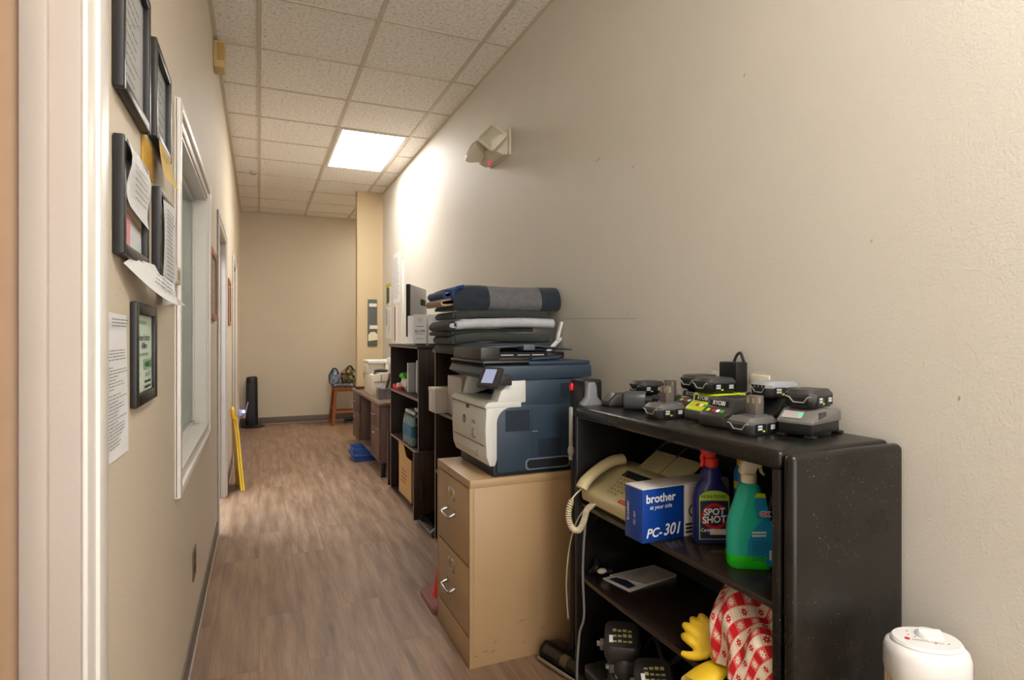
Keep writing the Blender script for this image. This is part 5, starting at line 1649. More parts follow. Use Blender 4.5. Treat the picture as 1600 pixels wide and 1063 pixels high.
# cords, papers and the wall outlets
CORD = mat('dark_cord', (34, 34, 36), 0.5)
CORDG = mat('grey_cord', (128, 126, 124), 0.5)
k = MB(); k.tube([(1.30, 1.76, BT + 0.006), (1.33, 1.70, BT + 0.012), (1.29, 1.63, BT + 0.008), (1.34, 1.58, BT + 0.02), (1.37, 1.64, BT + 0.01), (1.33, 1.73, BT + 0.016), (1.36, 1.62, BT + 0.03), (1.31, 1.56, BT + 0.045), (1.36, 1.53, BT + 0.012)], 0.0045, mat('pale_cord', (196, 188, 172), 0.5), 6, 8)
k.build('pale_cable', label='pale cable tangled on the bookcase top along the wall', cat='cable')
k = MB(); k.box((1.29, 1.56, BT), (1.375, 1.75, BT + 0.002), PAPER_W); k.build('paper_slip', label='cream paper lying under the pale cable on top of the black bookcase', cat='paper')
for (ya, yb, lab) in ((1.485, 1.558, 'ivory wall outlet to the left of the black power adapter'), (1.312, 1.384, 'ivory wall outlet to the right of the black power adapter')):
    t = thing('wall_outlet', lab, 'outlet', (WR, (ya + yb) / 2, 1.035))
    k = MB(); k.box((WR - 0.006, ya, 1.035), (WR, yb, 1.150), OFFWHITE, 0.003); k.build('cover_plate', parent=t)
    k = MB()
    for z in (1.055, 1.10):
        k.box((WR - 0.009, ya + 0.02, z), (WR - 0.005, yb - 0.02, z + 0.03), OFFWHITE, 0.002)
        for y in (-0.007, 0.005):
            k.box((WR - 0.0095, (ya + yb) / 2 + y, z + 0.01), (WR - 0.0088, (ya + yb) / 2 + y + 0.002, z + 0.022), BLACK)
    k.build('socket', parent=t)
t = thing('power_adapter', 'tall black power adapter plugged in low on the right wall', 'power adapter', (1.365, 1.43, 1.10))
k = MB(); k.box((1.338, 1.392, 1.095), (1.384, 1.466, 1.187), BLACK, 0.004); k.build('adapter_body', parent=t)
k = MB(); k.box((1.384, 1.415, 1.12), (1.393, 1.44, 1.15), STEEL); k.build('prongs', parent=t)
k = MB(); k.tube([(1.37, 1.435, 1.185), (1.372, 1.425, 1.207), (1.374, 1.412, 1.215), (1.374, 1.403, 1.20), (1.378, 1.40, 1.185)], 0.0045, CORD, 8, 5); k.build('adapter_cord', parent=t)
t = thing('power_brick', 'ivory power brick standing under the black power adapter', 'power adapter', (1.36, 1.40, BT))
k = MB(); k.box((1.335, 1.38, BT), (1.388, 1.44, BT + 0.072), OFFWHITE, 0.005); k.build('brick_body', parent=t)
k = MB(); k.tube([(1.36, 1.38, BT + 0.06), (1.35, 1.35, BT + 0.075), (1.345, 1.335, BT + 0.05), (1.335, 1.33, BT + 0.015), (1.32, 1.325, BT + 0.006)], 0.006, CORD, 8, 5); k.build('cord', parent=t)

# stick vacuum in the gap beside the bookcase
t = thing('stick_vacuum', 'grey and black stick vacuum standing in the gap left of the black bookcase', 'vacuum', (1.08, 1.985, 0))
hm = Matrix.Translation((1.085, 1.985, 0.0)) @ Euler((0, 0, R(15))).to_matrix().to_4x4()
k = MB(); k.prism([(-0.05, 0.008), (0.075, 0.008), (0.08, 0.03), (0.05, 0.06), (0.0, 0.066), (-0.03, 0.058), (-0.052, 0.03)], 'y', -0.115, 0.115, mat('bronze_black_plastic', (48, 44, 38), 0.3), 0.008, mx=hm); k.build('floor_head', parent=t)
k = MB(); k.cyl((-0.022, -0.112, 0.036), (-0.022, 0.112, 0.036), 0.034, clear_glass('clear_roller_cover', (200, 200, 198), 0.8, 0.05), seg=24, mx=hm); k.build('roller_window', parent=t)
k = MB(); k.cyl((-0.022, -0.105, 0.036), (-0.022, 0.105, 0.036), 0.024, mat('roller_fluff', (128, 122, 112), 0.9, var=0.3, vscale=90), seg=18, mx=hm); k.cyl((-0.022, -0.03, 0.036), (-0.022, 0.005, 0.036), 0.027, mat('yellowed_band', (206, 186, 140), 0.6), seg=18, mx=hm); k.build('brush_roller', parent=t)
k = MB(); k.tube([(-0.056, -0.116, 0.014), (-0.060, -0.05, 0.016), (-0.060, 0.05, 0.016), (-0.056, 0.116, 0.014)], 0.007, CHROME, 8, mx=hm); k.build('bumper_strip', parent=t)
k = MB(); k.tube([(1.10, 1.985, 0.06), (1.105, 1.985, 0.15), (1.11, 1.985, 0.98)], 0.016, BLACK, 14); k.build('tube', parent=t)
k = MB(); k.box((1.072, 1.952, 0.80), (1.084, 1.968, 1.0), mat('pale_grey_latch', (196, 194, 190), 0.4), 0.004); k.sphere((1.078, 1.96, 0.835), 0.016, k.mats[0], 0.7, 1, 1.4); k.build('latch_strip', parent=t)
k = MB(); k.box((1.085, 1.875, 0.965), (1.165, 1.985, 1.108), BLACK, 0.012, 3); k.build('motor_body', parent=t)
k = MB(); k.loft([[(x, y, z) for x, y in rrect(1.112 - w_, 1.872 - d_, 1.112 + w_, 1.872 + d_, min(w_, d_) * 0.8, 4)] for z, w_, d_ in ((0.99, 0.045, 0.02), (1.022, 0.045, 0.02), (1.045, 0.024, 0.016), (1.085, 0.021, 0.014), (1.098, 0.014, 0.01))], GREY); k.build('dust_cup', parent=t)
k = MB(); k.lathe([(0.003, -0.016), (0.009, -0.012), (0.010, 0.0), (0.008, 0.01), (0.002, 0.016)], mat('glossy_red', (220, 16, 40), 0.25), 16, (1.082, 1.962, 1.076)); k.build('release_button', parent=t)

# ------------------------------------------------------------------ upper shelf: fax, box, bottles
S1, S2, S3 = 0.682, 0.423, 0.078
t = thing('fax_machine', 'cream fax telephone with a handset on the left of the upper shelf', 'fax machine', (1.18, 1.64, S1))
FY0, FY1 = 1.482, 1.815
k = MB()
k.prism([(1.04, S1 + 0.012), (1.036, S1 + 0.05), (1.175, S1 + 0.128), (1.24, S1 + 0.132), (1.33, S1 + 0.10), (1.335, S1 + 0.012)], 'y', FY0, FY1, CREAM, 0.008)
k.box((1.06, FY0 + 0.03, S1), (1.32, FY1 - 0.03, S1 + 0.014), CREAM_D, 0.003)
k.build('fax_body', parent=t)
fu = V(0.139, 0, 0.078).normalized()
fn = V(0, -1, 0).cross(fu)
def onface(y, d, lift=0.0006):
    return V(1.036, y, S1 + 0.05) + fu * d + fn * lift
def fquad(k, ya, yb, da, db, m_, lift):
    k.quad((onface(ya, da, lift), onface(yb, da, lift), onface(yb, db, lift), onface(ya, db, lift)), m_)
k = MB(); fquad(k, 1.715, 1.565, 0.118, 0.148, mat('lcd_dark', (44, 52, 54), 0.15), 0.0012); fquad(k, 1.60, 1.545, 0.117, 0.126, RED, 0.0016); k.build('display', parent=t)
KEYM = mat('key_legend', (132, 108, 70), 0.6)
n_ = 0
for r_ in range(5):
    for c_ in range(4 if r_ < 4 else 3):
        y = 1.700 - 0.021 * c_ - 0.003 * r_
        d = 0.098 - 0.0165 * r_
        q = [onface(y, d, 0.0008), onface(y - 0.013, d, 0.0008), onface(y - 0.013, d + 0.008, 0.0008), onface(y, d + 0.008, 0.0008)]
        k = MB(); k.loft([q, [p + fn * 0.003 for p in q]], CREAM, True, True, False)
        top_ = [p + fn * 0.0033 for p in q]
        mid = sum(top_, V(0, 0, 0)) / 4
        k.quad([mid + (p - mid) * 0.55 for p in top_], KEYM)
        k.build('key', parent=t)
k = MB(); fquad(k, 1.575, 1.535, 0.034, 0.055, mat('orange_button', (226, 110, 56), 0.5), 0.004); k.build('start_button', parent=t)
k = MB(); fquad(k, 1.530, 1.50, 0.034, 0.055, mat('grey_green_button', (110, 124, 108), 0.5), 0.004); k.build('stop_button', parent=t)
k = MB(); fquad(k, 1.60, 1.535, 0.012, 0.026, RED, 0.001); fquad(k, 1.594, 1.541, 0.017, 0.021, mat('pale_red_text', (230, 150, 140), 0.6), 0.0014); k.build('red_badge', parent=t)
k = MB()
hp = [onface(1.778, -0.010, 0.018), onface(1.780, 0.02, 0.030), onface(1.780, 0.08, 0.036), onface(1.780, 0.14, 0.029), onface(1.778, 0.180, 0.012)]
k.tube(hp, 0.019, CREAM, 14, 6, radii=[0.026, 0.025, 0.0235, 0.025, 0.026], flat=0.7)
k.build('handset', parent=t)
k = MB(); k.prism([(1.205, S1 + 0.125), (1.21, S1 + 0.12), (1.296, S1 + 0.178), (1.291, S1 + 0.183)], 'y', 1.485, 1.722, CREAM, 0.002)
k.box((1.203, 1.60, S1 + 0.127), (1.206, 1.603, S1 + 0.13), CREAM_D)
k.build('paper_tray', parent=t)
tu = V(0.086, 0, 0.058).normalized()
def ontray(y, d, lift=0.002):
    return V(1.205, y, S1 + 0.125) + tu * d + V(-0.56, 0, 0.83) * lift
k = MB()
k.quad((ontray(1.6045, 0.002, 0.0015), ontray(1.6005, 0.002, 0.0015), ontray(1.6005, 0.104, 0.0015), ontray(1.6045, 0.104, 0.0015)), DARK2)
k.build('tray_rib', parent=t)
k = MB(); k.tube([ontray(1.718, 0.095), ontray(1.714, 0.145), ontray(1.706, 0.152), ontray(1.612, 0.152), ontray(1.606, 0.147), ontray(1.605, 0.095)], 0.0018, STEEL, 6)
k.build('tray_wire', parent=t)
k = MB(); k.tube([ontray(1.602, 0.09), ontray(1.60, 0.152), ontray(1.50, 0.152), ontray(1.493, 0.147), ontray(1.492, 0.095)], 0.0018, STEEL, 6)
k.build('tray_wire', parent=t)
# coiled cord
path, _ = spline([V(1.022, 1.784, S1 + 0.058), V(0.988, 1.785, S1 + 0.028), V(0.968, 1.778, S1 - 0.02), V(0.972, 1.762, S1 - 0.062), V(0.99, 1.745, S1 - 0.068), V(1.002, 1.732, S1 - 0.035), V(1.012, 1.726, S1 + 0.005), V(1.04, 1.72, S1 + 0.02)], 60)
pts = []
up = V(0, 1, 0)
for i, p in enumerate(path):
    d = (path[min(i + 1, len(path) - 1)] - path[max(0, i - 1)]).normalized()
    a_ = d.cross(up).normalized(); b_ = a_.cross(d)
    f = i / (len(path) - 1)
    rr = 0.0085 * min(1.0, max(0.0, (f - 0.13) / 0.05), max(0.0, (0.97 - f) / 0.05))
    an = i * 0.72
    pts.append(p + a_ * rr * math.cos(an) + b_ * rr * math.sin(an))
k = MB(); k.tube(pts, 0.0026, mat('ivory_coil_cord', (222, 208, 178), 0.45), 6); k.build('coiled_cord', parent=t)
k = MB(); k.tube([(1.055, 1.735, S1 + 0.012), (1.02, 1.738, S1 - 0.01), (1.012, 1.745, S1 - 0.08), (1.008, 1.75, S1 - 0.22), (1.010, 1.745, S1 - 0.36), (1.004, 1.765, S1 - 0.43), (1.0, 1.775, S1 - 0.56), (1.012, 1.79, S1 - 0.665)], 0.0042, CORDG, 8, 8); k.build('grey_line_cord', parent=t, label='grey cord hanging down the shelf front')
k = MB(); k.tube([(1.05, 1.765, S1 + 0.012), (1.0, 1.77, S1 - 0.04), (0.985, 1.80, S1 - 0.14), (0.98, 1.815, S1 - 0.27), (0.99, 1.82, S1 - 0.40)], 0.0022, mat('thin_white_wire', (190, 180, 160), 0.5), 6, 8); k.build('thin_wire', parent=t)

t = thing('cartridge_box', 'long blue and white cartridge box on the upper shelf, its blue end overhanging', 'box', (1.14, 1.43, S1))
rz = R(2)
bm_ = Matrix.Translation((0.992, 1.388, S1)) @ Euler((0, 0, rz)).to_matrix().to_4x4()
CB = mat('box_blue', (12, 62, 148), 0.35, var=0.05)
k = MB(); k.box((0, 0, 0), (0.15, 0.082, 0.150), CB, 0.0012, mx=bm_); k.build('blue_sleeve', parent=t)
k = MB(); k.box((0.1501, 0, 0.0), (0.325, 0.0815, 0.149), mat('box_white', (214, 206, 202), 0.5, var=0.03), 0.001, mx=bm_)
k.build('white_carton', parent=t)
k = MB(); k.box((0, 0, 0.1502), (0.325, 0.082, 0.1535), mat('box_top_white', (222, 216, 214), 0.5), 0.001, mx=bm_); k.build('top_flap', parent=t)
k = MB()
def bx(x, z, dy=-0.0006):
    return bm_ @ V(x, dy, z)
rx, uz = (bm_.to_3x3() @ V(1, 0, 0)), V(0, 0, 1)
k.text('brother', 0.034, PAPER, bx(0.012, 0.112), rx, uz, bold=0.022, squeeze=0.98)
k.build('brand_lettering', parent=t)
k = MB()
k.text('at your side', 0.0165, PAPER, bx(0.026, 0.093), rx, uz, bold=0.006)
k.build('slogan_lettering', parent=t)
k = MB()
k.text('PC-', 0.036, PAPER, bx(0.012, 0.014), rx, uz, shear=0.25, bold=0.018)
k.text('301', 0.046, PAPER, bx(0.073, 0.014), rx, uz, shear=0.25, bold=0.02, squeeze=0.92)
lx = bm_.to_3x3() @ V(0, -1, 0)
k.build('model_lettering', parent=t)
k = MB()
k.text('brother', 0.018, PAPER, bm_ @ V(-0.0007, 0.062, 0.05), V(0, 0, 1), -lx, bold=0.01)
k.text('PC-301', 0.013, PAPER, bm_ @ V(-0.0007, 0.032, 0.045), V(0, 0, 1), -lx, bold=0.006)
k.build('side_lettering', parent=t)
k = MB()
for z in (0.008, 0.019, 0.030):
    k.quad((bx(0.155, z), bx(0.321, z), bx(0.321, z + 0.007), bx(0.155, z + 0.007)), INK)
for i in range(20):
    a0, a1 = 2 * PI * i / 20, 2 * PI * (i + 1) / 20
    k.quad(tuple(bx(0.185 + r_ * math.cos(a_), 0.072 + r_ * math.sin(a_)) for r_, a_ in ((0.014, a0), (0.019, a0), (0.019, a1), (0.014, a1))), INK)
k.build('black_print', parent=t)


def rr_sec(w_, d_, z, r_, n=5):
    r_ = min(r_, 0.98 * min(w_, d_))
    return [(x, y, z) for x, y in rrect(-w_, -d_, w_, d_, r_, n)]


# carpet cleaner bottle
t = thing('spray_bottle', 'navy spray bottle with an orange red trigger on the upper shelf', 'spray bottle', (1.19, 1.335, S1), R(-24))
k = MB()
BN = mat('navy_bottle_plastic', (30, 34, 104), 0.28, var=0.03)
k.loft([rr_sec(0.048, 0.024, 0.0, 0.02), rr_sec(0.052, 0.027, 0.006, 0.024), rr_sec(0.052, 0.027, 0.125, 0.024), rr_sec(0.046, 0.026, 0.15, 0.024), rr_sec(0.033, 0.024, 0.168, 0.022), rr_sec(0.026, 0.022, 0.178, 0.02), rr_sec(0.030, 0.023, 0.192, 0.021), rr_sec(0.026, 0.020, 0.206, 0.019), rr_sec(0.018, 0.018, 0.215, 0.017)], BN)
k.build('bottle_body', parent=t, local=True)
def lab_poly(w_, z0_, z1_, sh, n=8):
    return [(-w_, z0_), (w_, z0_), (w_, z1_ - sh)] + [(w_ * math.cos(PI * i / n), z1_ - sh + sh * math.sin(PI * i / n)) for i in range(1, n)] + [(-w_, z1_ - sh)]
k = MB()
def flat(k, poly, y, m_):
    k.quad([(p[0], y, p[1]) for p in poly], m_)
flat(k, lab_poly(0.042, 0.012, 0.150, 0.02), -0.0274, mat('label_lime_edge', (170, 206, 60), 0.5))
flat(k, lab_poly(0.0395, 0.0145, 0.122, 0.002), -0.0278, mat('label_navy', (26, 26, 70), 0.5))
for i in range(26):
    a0, a1 = R(35) + R(300) * i / 26, R(35) + R(300) * (i + 1) / 26
    k.quad(tuple((0.002 + 1.05 * r_ * math.cos(a_), -0.0281, 0.078 + r_ * math.sin(a_)) for r_, a_ in ((0.028, a0), (0.036, a0), (0.036, a1), (0.028, a1))), RED)
k.box((-0.012, -0.0288, 0.026), (0.04, -0.0280, 0.042), mat('torn_label_patch', (226, 216, 200), 0.8))
k.build('label', parent=t, local=True)
k = MB()
k.text('NON-TOXIC', 0.0125, INK, (0.0, -0.0279, 0.129), (1, 0, 0), (0, 0, 1), 'CENTER', bold=0.012)
k.build('claim_lettering', parent=t, local=True)
k = MB()
k.text('SPOT', 0.026, PAPER, (0.0, -0.0286, 0.082), (1, 0, 0.06), (0, 0, 1), 'CENTER', bold=0.03, squeeze=0.95)
k.text('SHOT', 0.027, PAPER, (0.0, -0.0286, 0.060), (1, 0, 0.06), (0, 0, 1), 'CENTER', bold=0.03, squeeze=0.95)
k.text('Carpet', 0.013, PAPER, (-0.038, -0.0290, 0.034), (1, 0, 0.08), (0, 0, 1), bold=0.02)
k.build('lettering', parent=t, local=True)
k = MB()
k.lathe([(0.019, 0.212), (0.0195, 0.214), (0.0195, 0.236), (0.016, 0.238)], ORANGE, 20)
k.loft([[(x, y, z) for x, y in rrect(x0_, -w_, x1_, w_, w_ * 0.8, 3)] for z, x0_, x1_, w_ in ((0.236, -0.016, 0.012, 0.011), (0.248, -0.026, 0.012, 0.012), (0.262, -0.034, 0.014, 0.011), (0.272, -0.030, 0.012, 0.008))], ORANGE)
k.build('spray_head', parent=t, local=True)
k = MB(); k.tube([(-0.022, 0, 0.25), (-0.027, 0, 0.238), (-0.024, 0, 0.224), (-0.028, 0, 0.212)], 0.006, ORANGE, 8, 4); k.build('trigger', parent=t, local=True)

# green cleaner bottle
t = thing('spray_bottle', 'green half empty spray bottle with a white trigger and a blue label', 'spray bottle', (1.152, 1.155, S1), R(-30))
GSH = NT('green_bottle_plastic')
_vec = GSH.mapped('Object')
_p = GSH.bsdf(lin((58, 204, 182)), 0.1)
_p.inputs['Transmission Weight'].default_value = 0.25
_p.inputs['IOR'].default_value = 1.25
_p.inputs['Specular IOR Level'].default_value = 0.6
k = MB()
k.loft([rr_sec(0.05, 0.027, 0.0, 0.02), rr_sec(0.055, 0.031, 0.008, 0.024), rr_sec(0.055, 0.031, 0.09, 0.024), rr_sec(0.051, 0.030, 0.12, 0.024), rr_sec(0.040, 0.028, 0.155, 0.024), rr_sec(0.031, 0.025, 0.185, 0.022), rr_sec(0.026, 0.022, 0.205, 0.02), rr_sec(0.016, 0.016, 0.214, 0.0155)], GSH.m)
k.build('bottle_body', parent=t, local=True)
LIQ = mat('green_liquid', (44, 206, 40), 0.1, var=0.05)
k = MB(); k.loft([rr_sec(0.0505, 0.0275, -0.0, 0.019), rr_sec(0.0556, 0.0316, 0.0085, 0.023), rr_sec(0.0556, 0.0316, 0.034, 0.023), rr_sec(0.05, 0.028, 0.0345, 0.02)], LIQ); k.build('liquid', parent=t, local=True)
k = MB()
LB = mat('cleaner_label_blue', (24, 140, 190), 0.35, var=0.06)
flat(k, [(-0.008, 0.012), (0.047, 0.012), (0.049, 0.02), (0.049, 0.11), (0.046, 0.125), (0.024, 0.125), (0.004, 0.10), (-0.010, 0.07), (-0.012, 0.02)], -0.0315, LB)
flat(k, [(0.012, 0.128), (0.044, 0.128), (0.036, 0.160), (0.031, 0.19), (0.012, 0.19), (0.004, 0.165)], -0.0318, LB)
flat(k, [(0.006, 0.181), (0.033, 0.181), (0.030, 0.192), (0.010, 0.192)], -0.0322, LIME)
k.build('label', parent=t, local=True)
k = MB()
k.text('ox', 0.022, PAPER, (0.0185, -0.0324, 0.136), (1, 0, 0), (0, 0, 1), bold=0.09)
k.text('ox', 0.022, RED, (0.0185, -0.0328, 0.136), (1, 0, 0), (0, 0, 1), bold=0.02)
k.lines((0.0, -0.0320, 0.097), (1, 0, 0.05), (0, 0, 1), 0.036, 0.016, 2, PAPER, 0.6, 81, 0.1)
k.lines((0.0, -0.0320, 0.072), (1, 0, 0), (0, 0, 1), 0.042, 0.05, 9, mat('label_fine_print', (20, 84, 130), 0.6), 0.35, 82)
k.box((0.041, -0.0324, 0.026), (0.046, -0.0318, 0.05), PAPER)
k.build('label_print', parent=t, local=True)
k = MB()
CAPW = mat('sprayer_cream', (232, 222, 200), 0.35, var=0.03)
k.lathe([(0.0185, 0.212), (0.019, 0.214), (0.019, 0.234), (0.014, 0.236)], CAPW, 22)
k.prism([(-0.022, 0.25), (-0.019, 0.262), (-0.008, 0.276), (0.028, 0.276), (0.036, 0.27), (0.036, 0.257), (0.02, 0.253), (0.013, 0.234), (-0.012, 0.234), (-0.017, 0.232), (-0.025, 0.236)], 'y', -0.012, 0.012, CAPW, 0.003)
k.build('spray_head', parent=t, local=True)
k = MB(); k.prism([(0.022, 0.255), (0.030, 0.255), (0.034, 0.24), (0.040, 0.232), (0.034, 0.230), (0.026, 0.238)], 'y', -0.006, 0.006, mat('lime_trigger', (206, 214, 130), 0.4), 0.002); k.build('trigger', parent=t, local=True)

t = thing('aerosol_can', 'blue can with a yellow cap standing behind the white triggered spray bottle', 'can', (1.27, 1.285, S1))
k = MB(); k.lathe([(0.03, 0), (0.032, 0.004), (0.032, 0.20), (0.026, 0.215), (0.02, 0.22)], mat('sky_blue_can', (28, 122, 190), 0.3, var=0.1, vscale=20), 24, (1.27, 1.285, S1)); k.build('can_body', parent=t)
k = MB(); k.lathe([(0.0324, 0.155), (0.0324, 0.175)], mat('can_yellow_band', (220, 196, 40), 0.4), 24, (1.27, 1.285, S1), caps=False); k.build('band', parent=t)
k = MB(); k.lathe([(0.022, 0.216), (0.024, 0.22), (0.024, 0.262), (0.018, 0.27)], YELLOW, 20, (1.27, 1.285, S1)); k.build('cap', parent=t)
t = thing('dark_bottle', 'dark glossy bottle at the right end of the upper shelf, behind the green bottle', 'bottle', (1.235, 1.135, S1))
k = MB(); k.lathe([(0.026, 0), (0.028, 0.004), (0.028, 0.14), (0.022, 0.165), (0.012, 0.185), (0.012, 0.205)], mat('black_gloss', (26, 28, 30), 0.12), 22, (1.235, 1.135, S1)); k.build('bottle_body', parent=t)
k = MB(); k.lathe([(0.0284, 0.05), (0.0284, 0.11)], mat('grey_bottle_label', (92, 94, 92), 0.5, var=0.5, vscale=60), 22, (1.235, 1.135, S1), caps=False); k.build('label', parent=t)
k = MB(); k.lathe([(0.0135, 0.2), (0.0135, 0.225), (0.012, 0.228)], DARK2, 18, (1.235, 1.135, S1)); k.build('cap', parent=t)

# ------------------------------------------------------------------ middle shelf
t = thing('envelope', 'white envelope with a navy printed corner flat on the middle shelf', 'envelope', (1.22, 1.72, S2))
e = S2 + 0.001
k = MB(); k.prism([(1.098, 1.768), (1.124, 1.643), (1.345, 1.682), (1.326, 1.785)], 'z', S2, S2 + 0.003, PAPER); k.build('sheet', parent=t)
k = MB(); k.quad(((1.112, 1.752, S2 + 0.0034), (1.132, 1.660, S2 + 0.0034), (1.165, 1.668, S2 + 0.0034), (1.165, 1.755, S2 + 0.0034)), mat('navy_print', (44, 48, 88), 0.7)); k.build('print', parent=t)
k = MB(); k.prism([(1.13, 1.775), (1.20, 1.66), (1.35, 1.685), (1.33, 1.79)], 'z', S2 + 0.004, S2 + 0.006, mat('grey_white_sheet', (206, 202, 196), 0.8)); k.lines((1.20, 1.765, S2 + 0.0065), (1, 0.1, 0), (0.1, 1, 0), 0.1, 0.04, 4, INK_SOFT, 0.3, 91); k.build('folded_letter', parent=t)
t = thing('power_plug', 'dark coiled plug with a white oval end at the left of the middle shelf', 'plug', (1.10, 1.80, S2))
k = MB(); k.tube([(1.07, 1.81, S2 + 0.01), (1.085, 1.79, S2 + 0.035), (1.10, 1.805, S2 + 0.05), (1.09, 1.815, S2 + 0.02), (1.11, 1.80, S2 + 0.012), (1.15, 1.79, S2 + 0.012)], 0.008, BLACK, 8, 5); k.build('cord_loop', parent=t)
k = MB(); k.sphere((1.105, 1.785, S2 + 0.02), 0.012, OFFWHITE, 1.5, 0.9, 0.8); k.build('plug_end', parent=t)

# checked tablecloth heaped on the right of the middle shelf
def cloth_point(a, c):
    """a runs along the shelf 0..1 from left to right, c from the back top over the front 0..1"""
    th = PI * (0.02 + 0.96 * c)
    edge = math.sin(PI * min(1, max(0, 0.06 + 0.94 * a)) ) ** 0.25 if a < 0.5 else 1.0
    h = 0.215 * (0.72 + 0.28 * edge) * (1 - 0.30 * max(0, a - 0.25))
    x = 1.165 + 0.172 * math.cos(th) * (0.75 + 0.25 * edge) + (0.03 * (1 - a) if c > 0.5 else 0)
    z = S2 + 0.004 + h * max(0.0, math.sin(th)) ** 0.62
    y = 1.248 - 0.30 * a - 0.05 * (1 - a) * (c - 0.45) - 0.13 * (1 - a) * max(0.0, c - 0.5)
    fold = 0.011 * math.sin(7 * a + 9 * c) + 0.008 * math.sin(17 * a - 6 * c + 1) + 0.006 * math.sin(23 * c + 5 * a) + 0.007 * math.sin(11 * a + 14 * c + 2)
    ridge = 0.016 * math.exp(-((c - 0.42 - 0.25 * a) / 0.045) ** 2) - 0.014 * math.exp(-((c - 0.50 - 0.25 * a) / 0.04) ** 2)
    f = (fold + ridge) * min(1, 8 * a * (1 - a) + 0.25)
    n_ = V(math.cos(th), 0, max(0.15, math.sin(th))).normalized()
    p = V(x, y, z) + n_ * f
    p.z = min(max(p.z, S2 + 0.002), 0.662)
    p.y = max(p.y, 0.949)
    p.x = max(p.x, 0.985 + 0.062 * a)
    return p
k = MB()
tb = bmesh.new()
uvl = tb.loops.layers.uv.new('UVMap')
NA, NC = 60, 84
grid = [[tb.verts.new(cloth_point(i / NA, j / NC)) for j in range(NC + 1)] for i in range(NA + 1)]
UU, VVV = [0.0], [0.0]
for i in range(NA):
    UU.append(UU[-1] + max(0.002, sum((grid[i + 1][j].co - grid[i][j].co).length for j in range(30, 70, 4)) / 10))
for j in range(NC):
    VVV.append(VVV[-1] + max(0.001, sum((grid[i][j + 1].co - grid[i][j].co).length for i in range(5, 55, 5)) / 10))
for i in range(NA):
    for j in range(NC):
        fce = tb.faces.new((grid[i][j], grid[i + 1][j], grid[i + 1][j + 1], grid[i][j + 1]))
        for lp, (ii, jj) in zip(fce.loops, ((i, j), (i + 1, j), (i + 1, j + 1), (i, j + 1))):
            lp[uvl].uv = (UU[ii], VVV[jj])
for side in (0, NA):
    cen = V(1.165, grid[side][0].co.y + (-0.004 if side == 0 else 0.002), S2 + 0.09)
    cv = tb.verts.new(cen)
    for j in range(NC):
        tri = (grid[side][j], grid[side][j + 1], cv) if side == 0 else (grid[side][j + 1], grid[side][j], cv)
        fce = tb.faces.new(tri)
        for lp in fce.loops:
            lp[uvl].uv = (lp.vert.co.x * 0.9, lp.vert.co.z * 0.9)
bmesh.ops.recalc_face_normals(tb, faces=list(tb.faces))
k.merge(tb, GING, True)
cl = k.build('tablecloth', label='red and white checked tablecloth heaped on the right of the middle shelf', cat='tablecloth', angle=80)

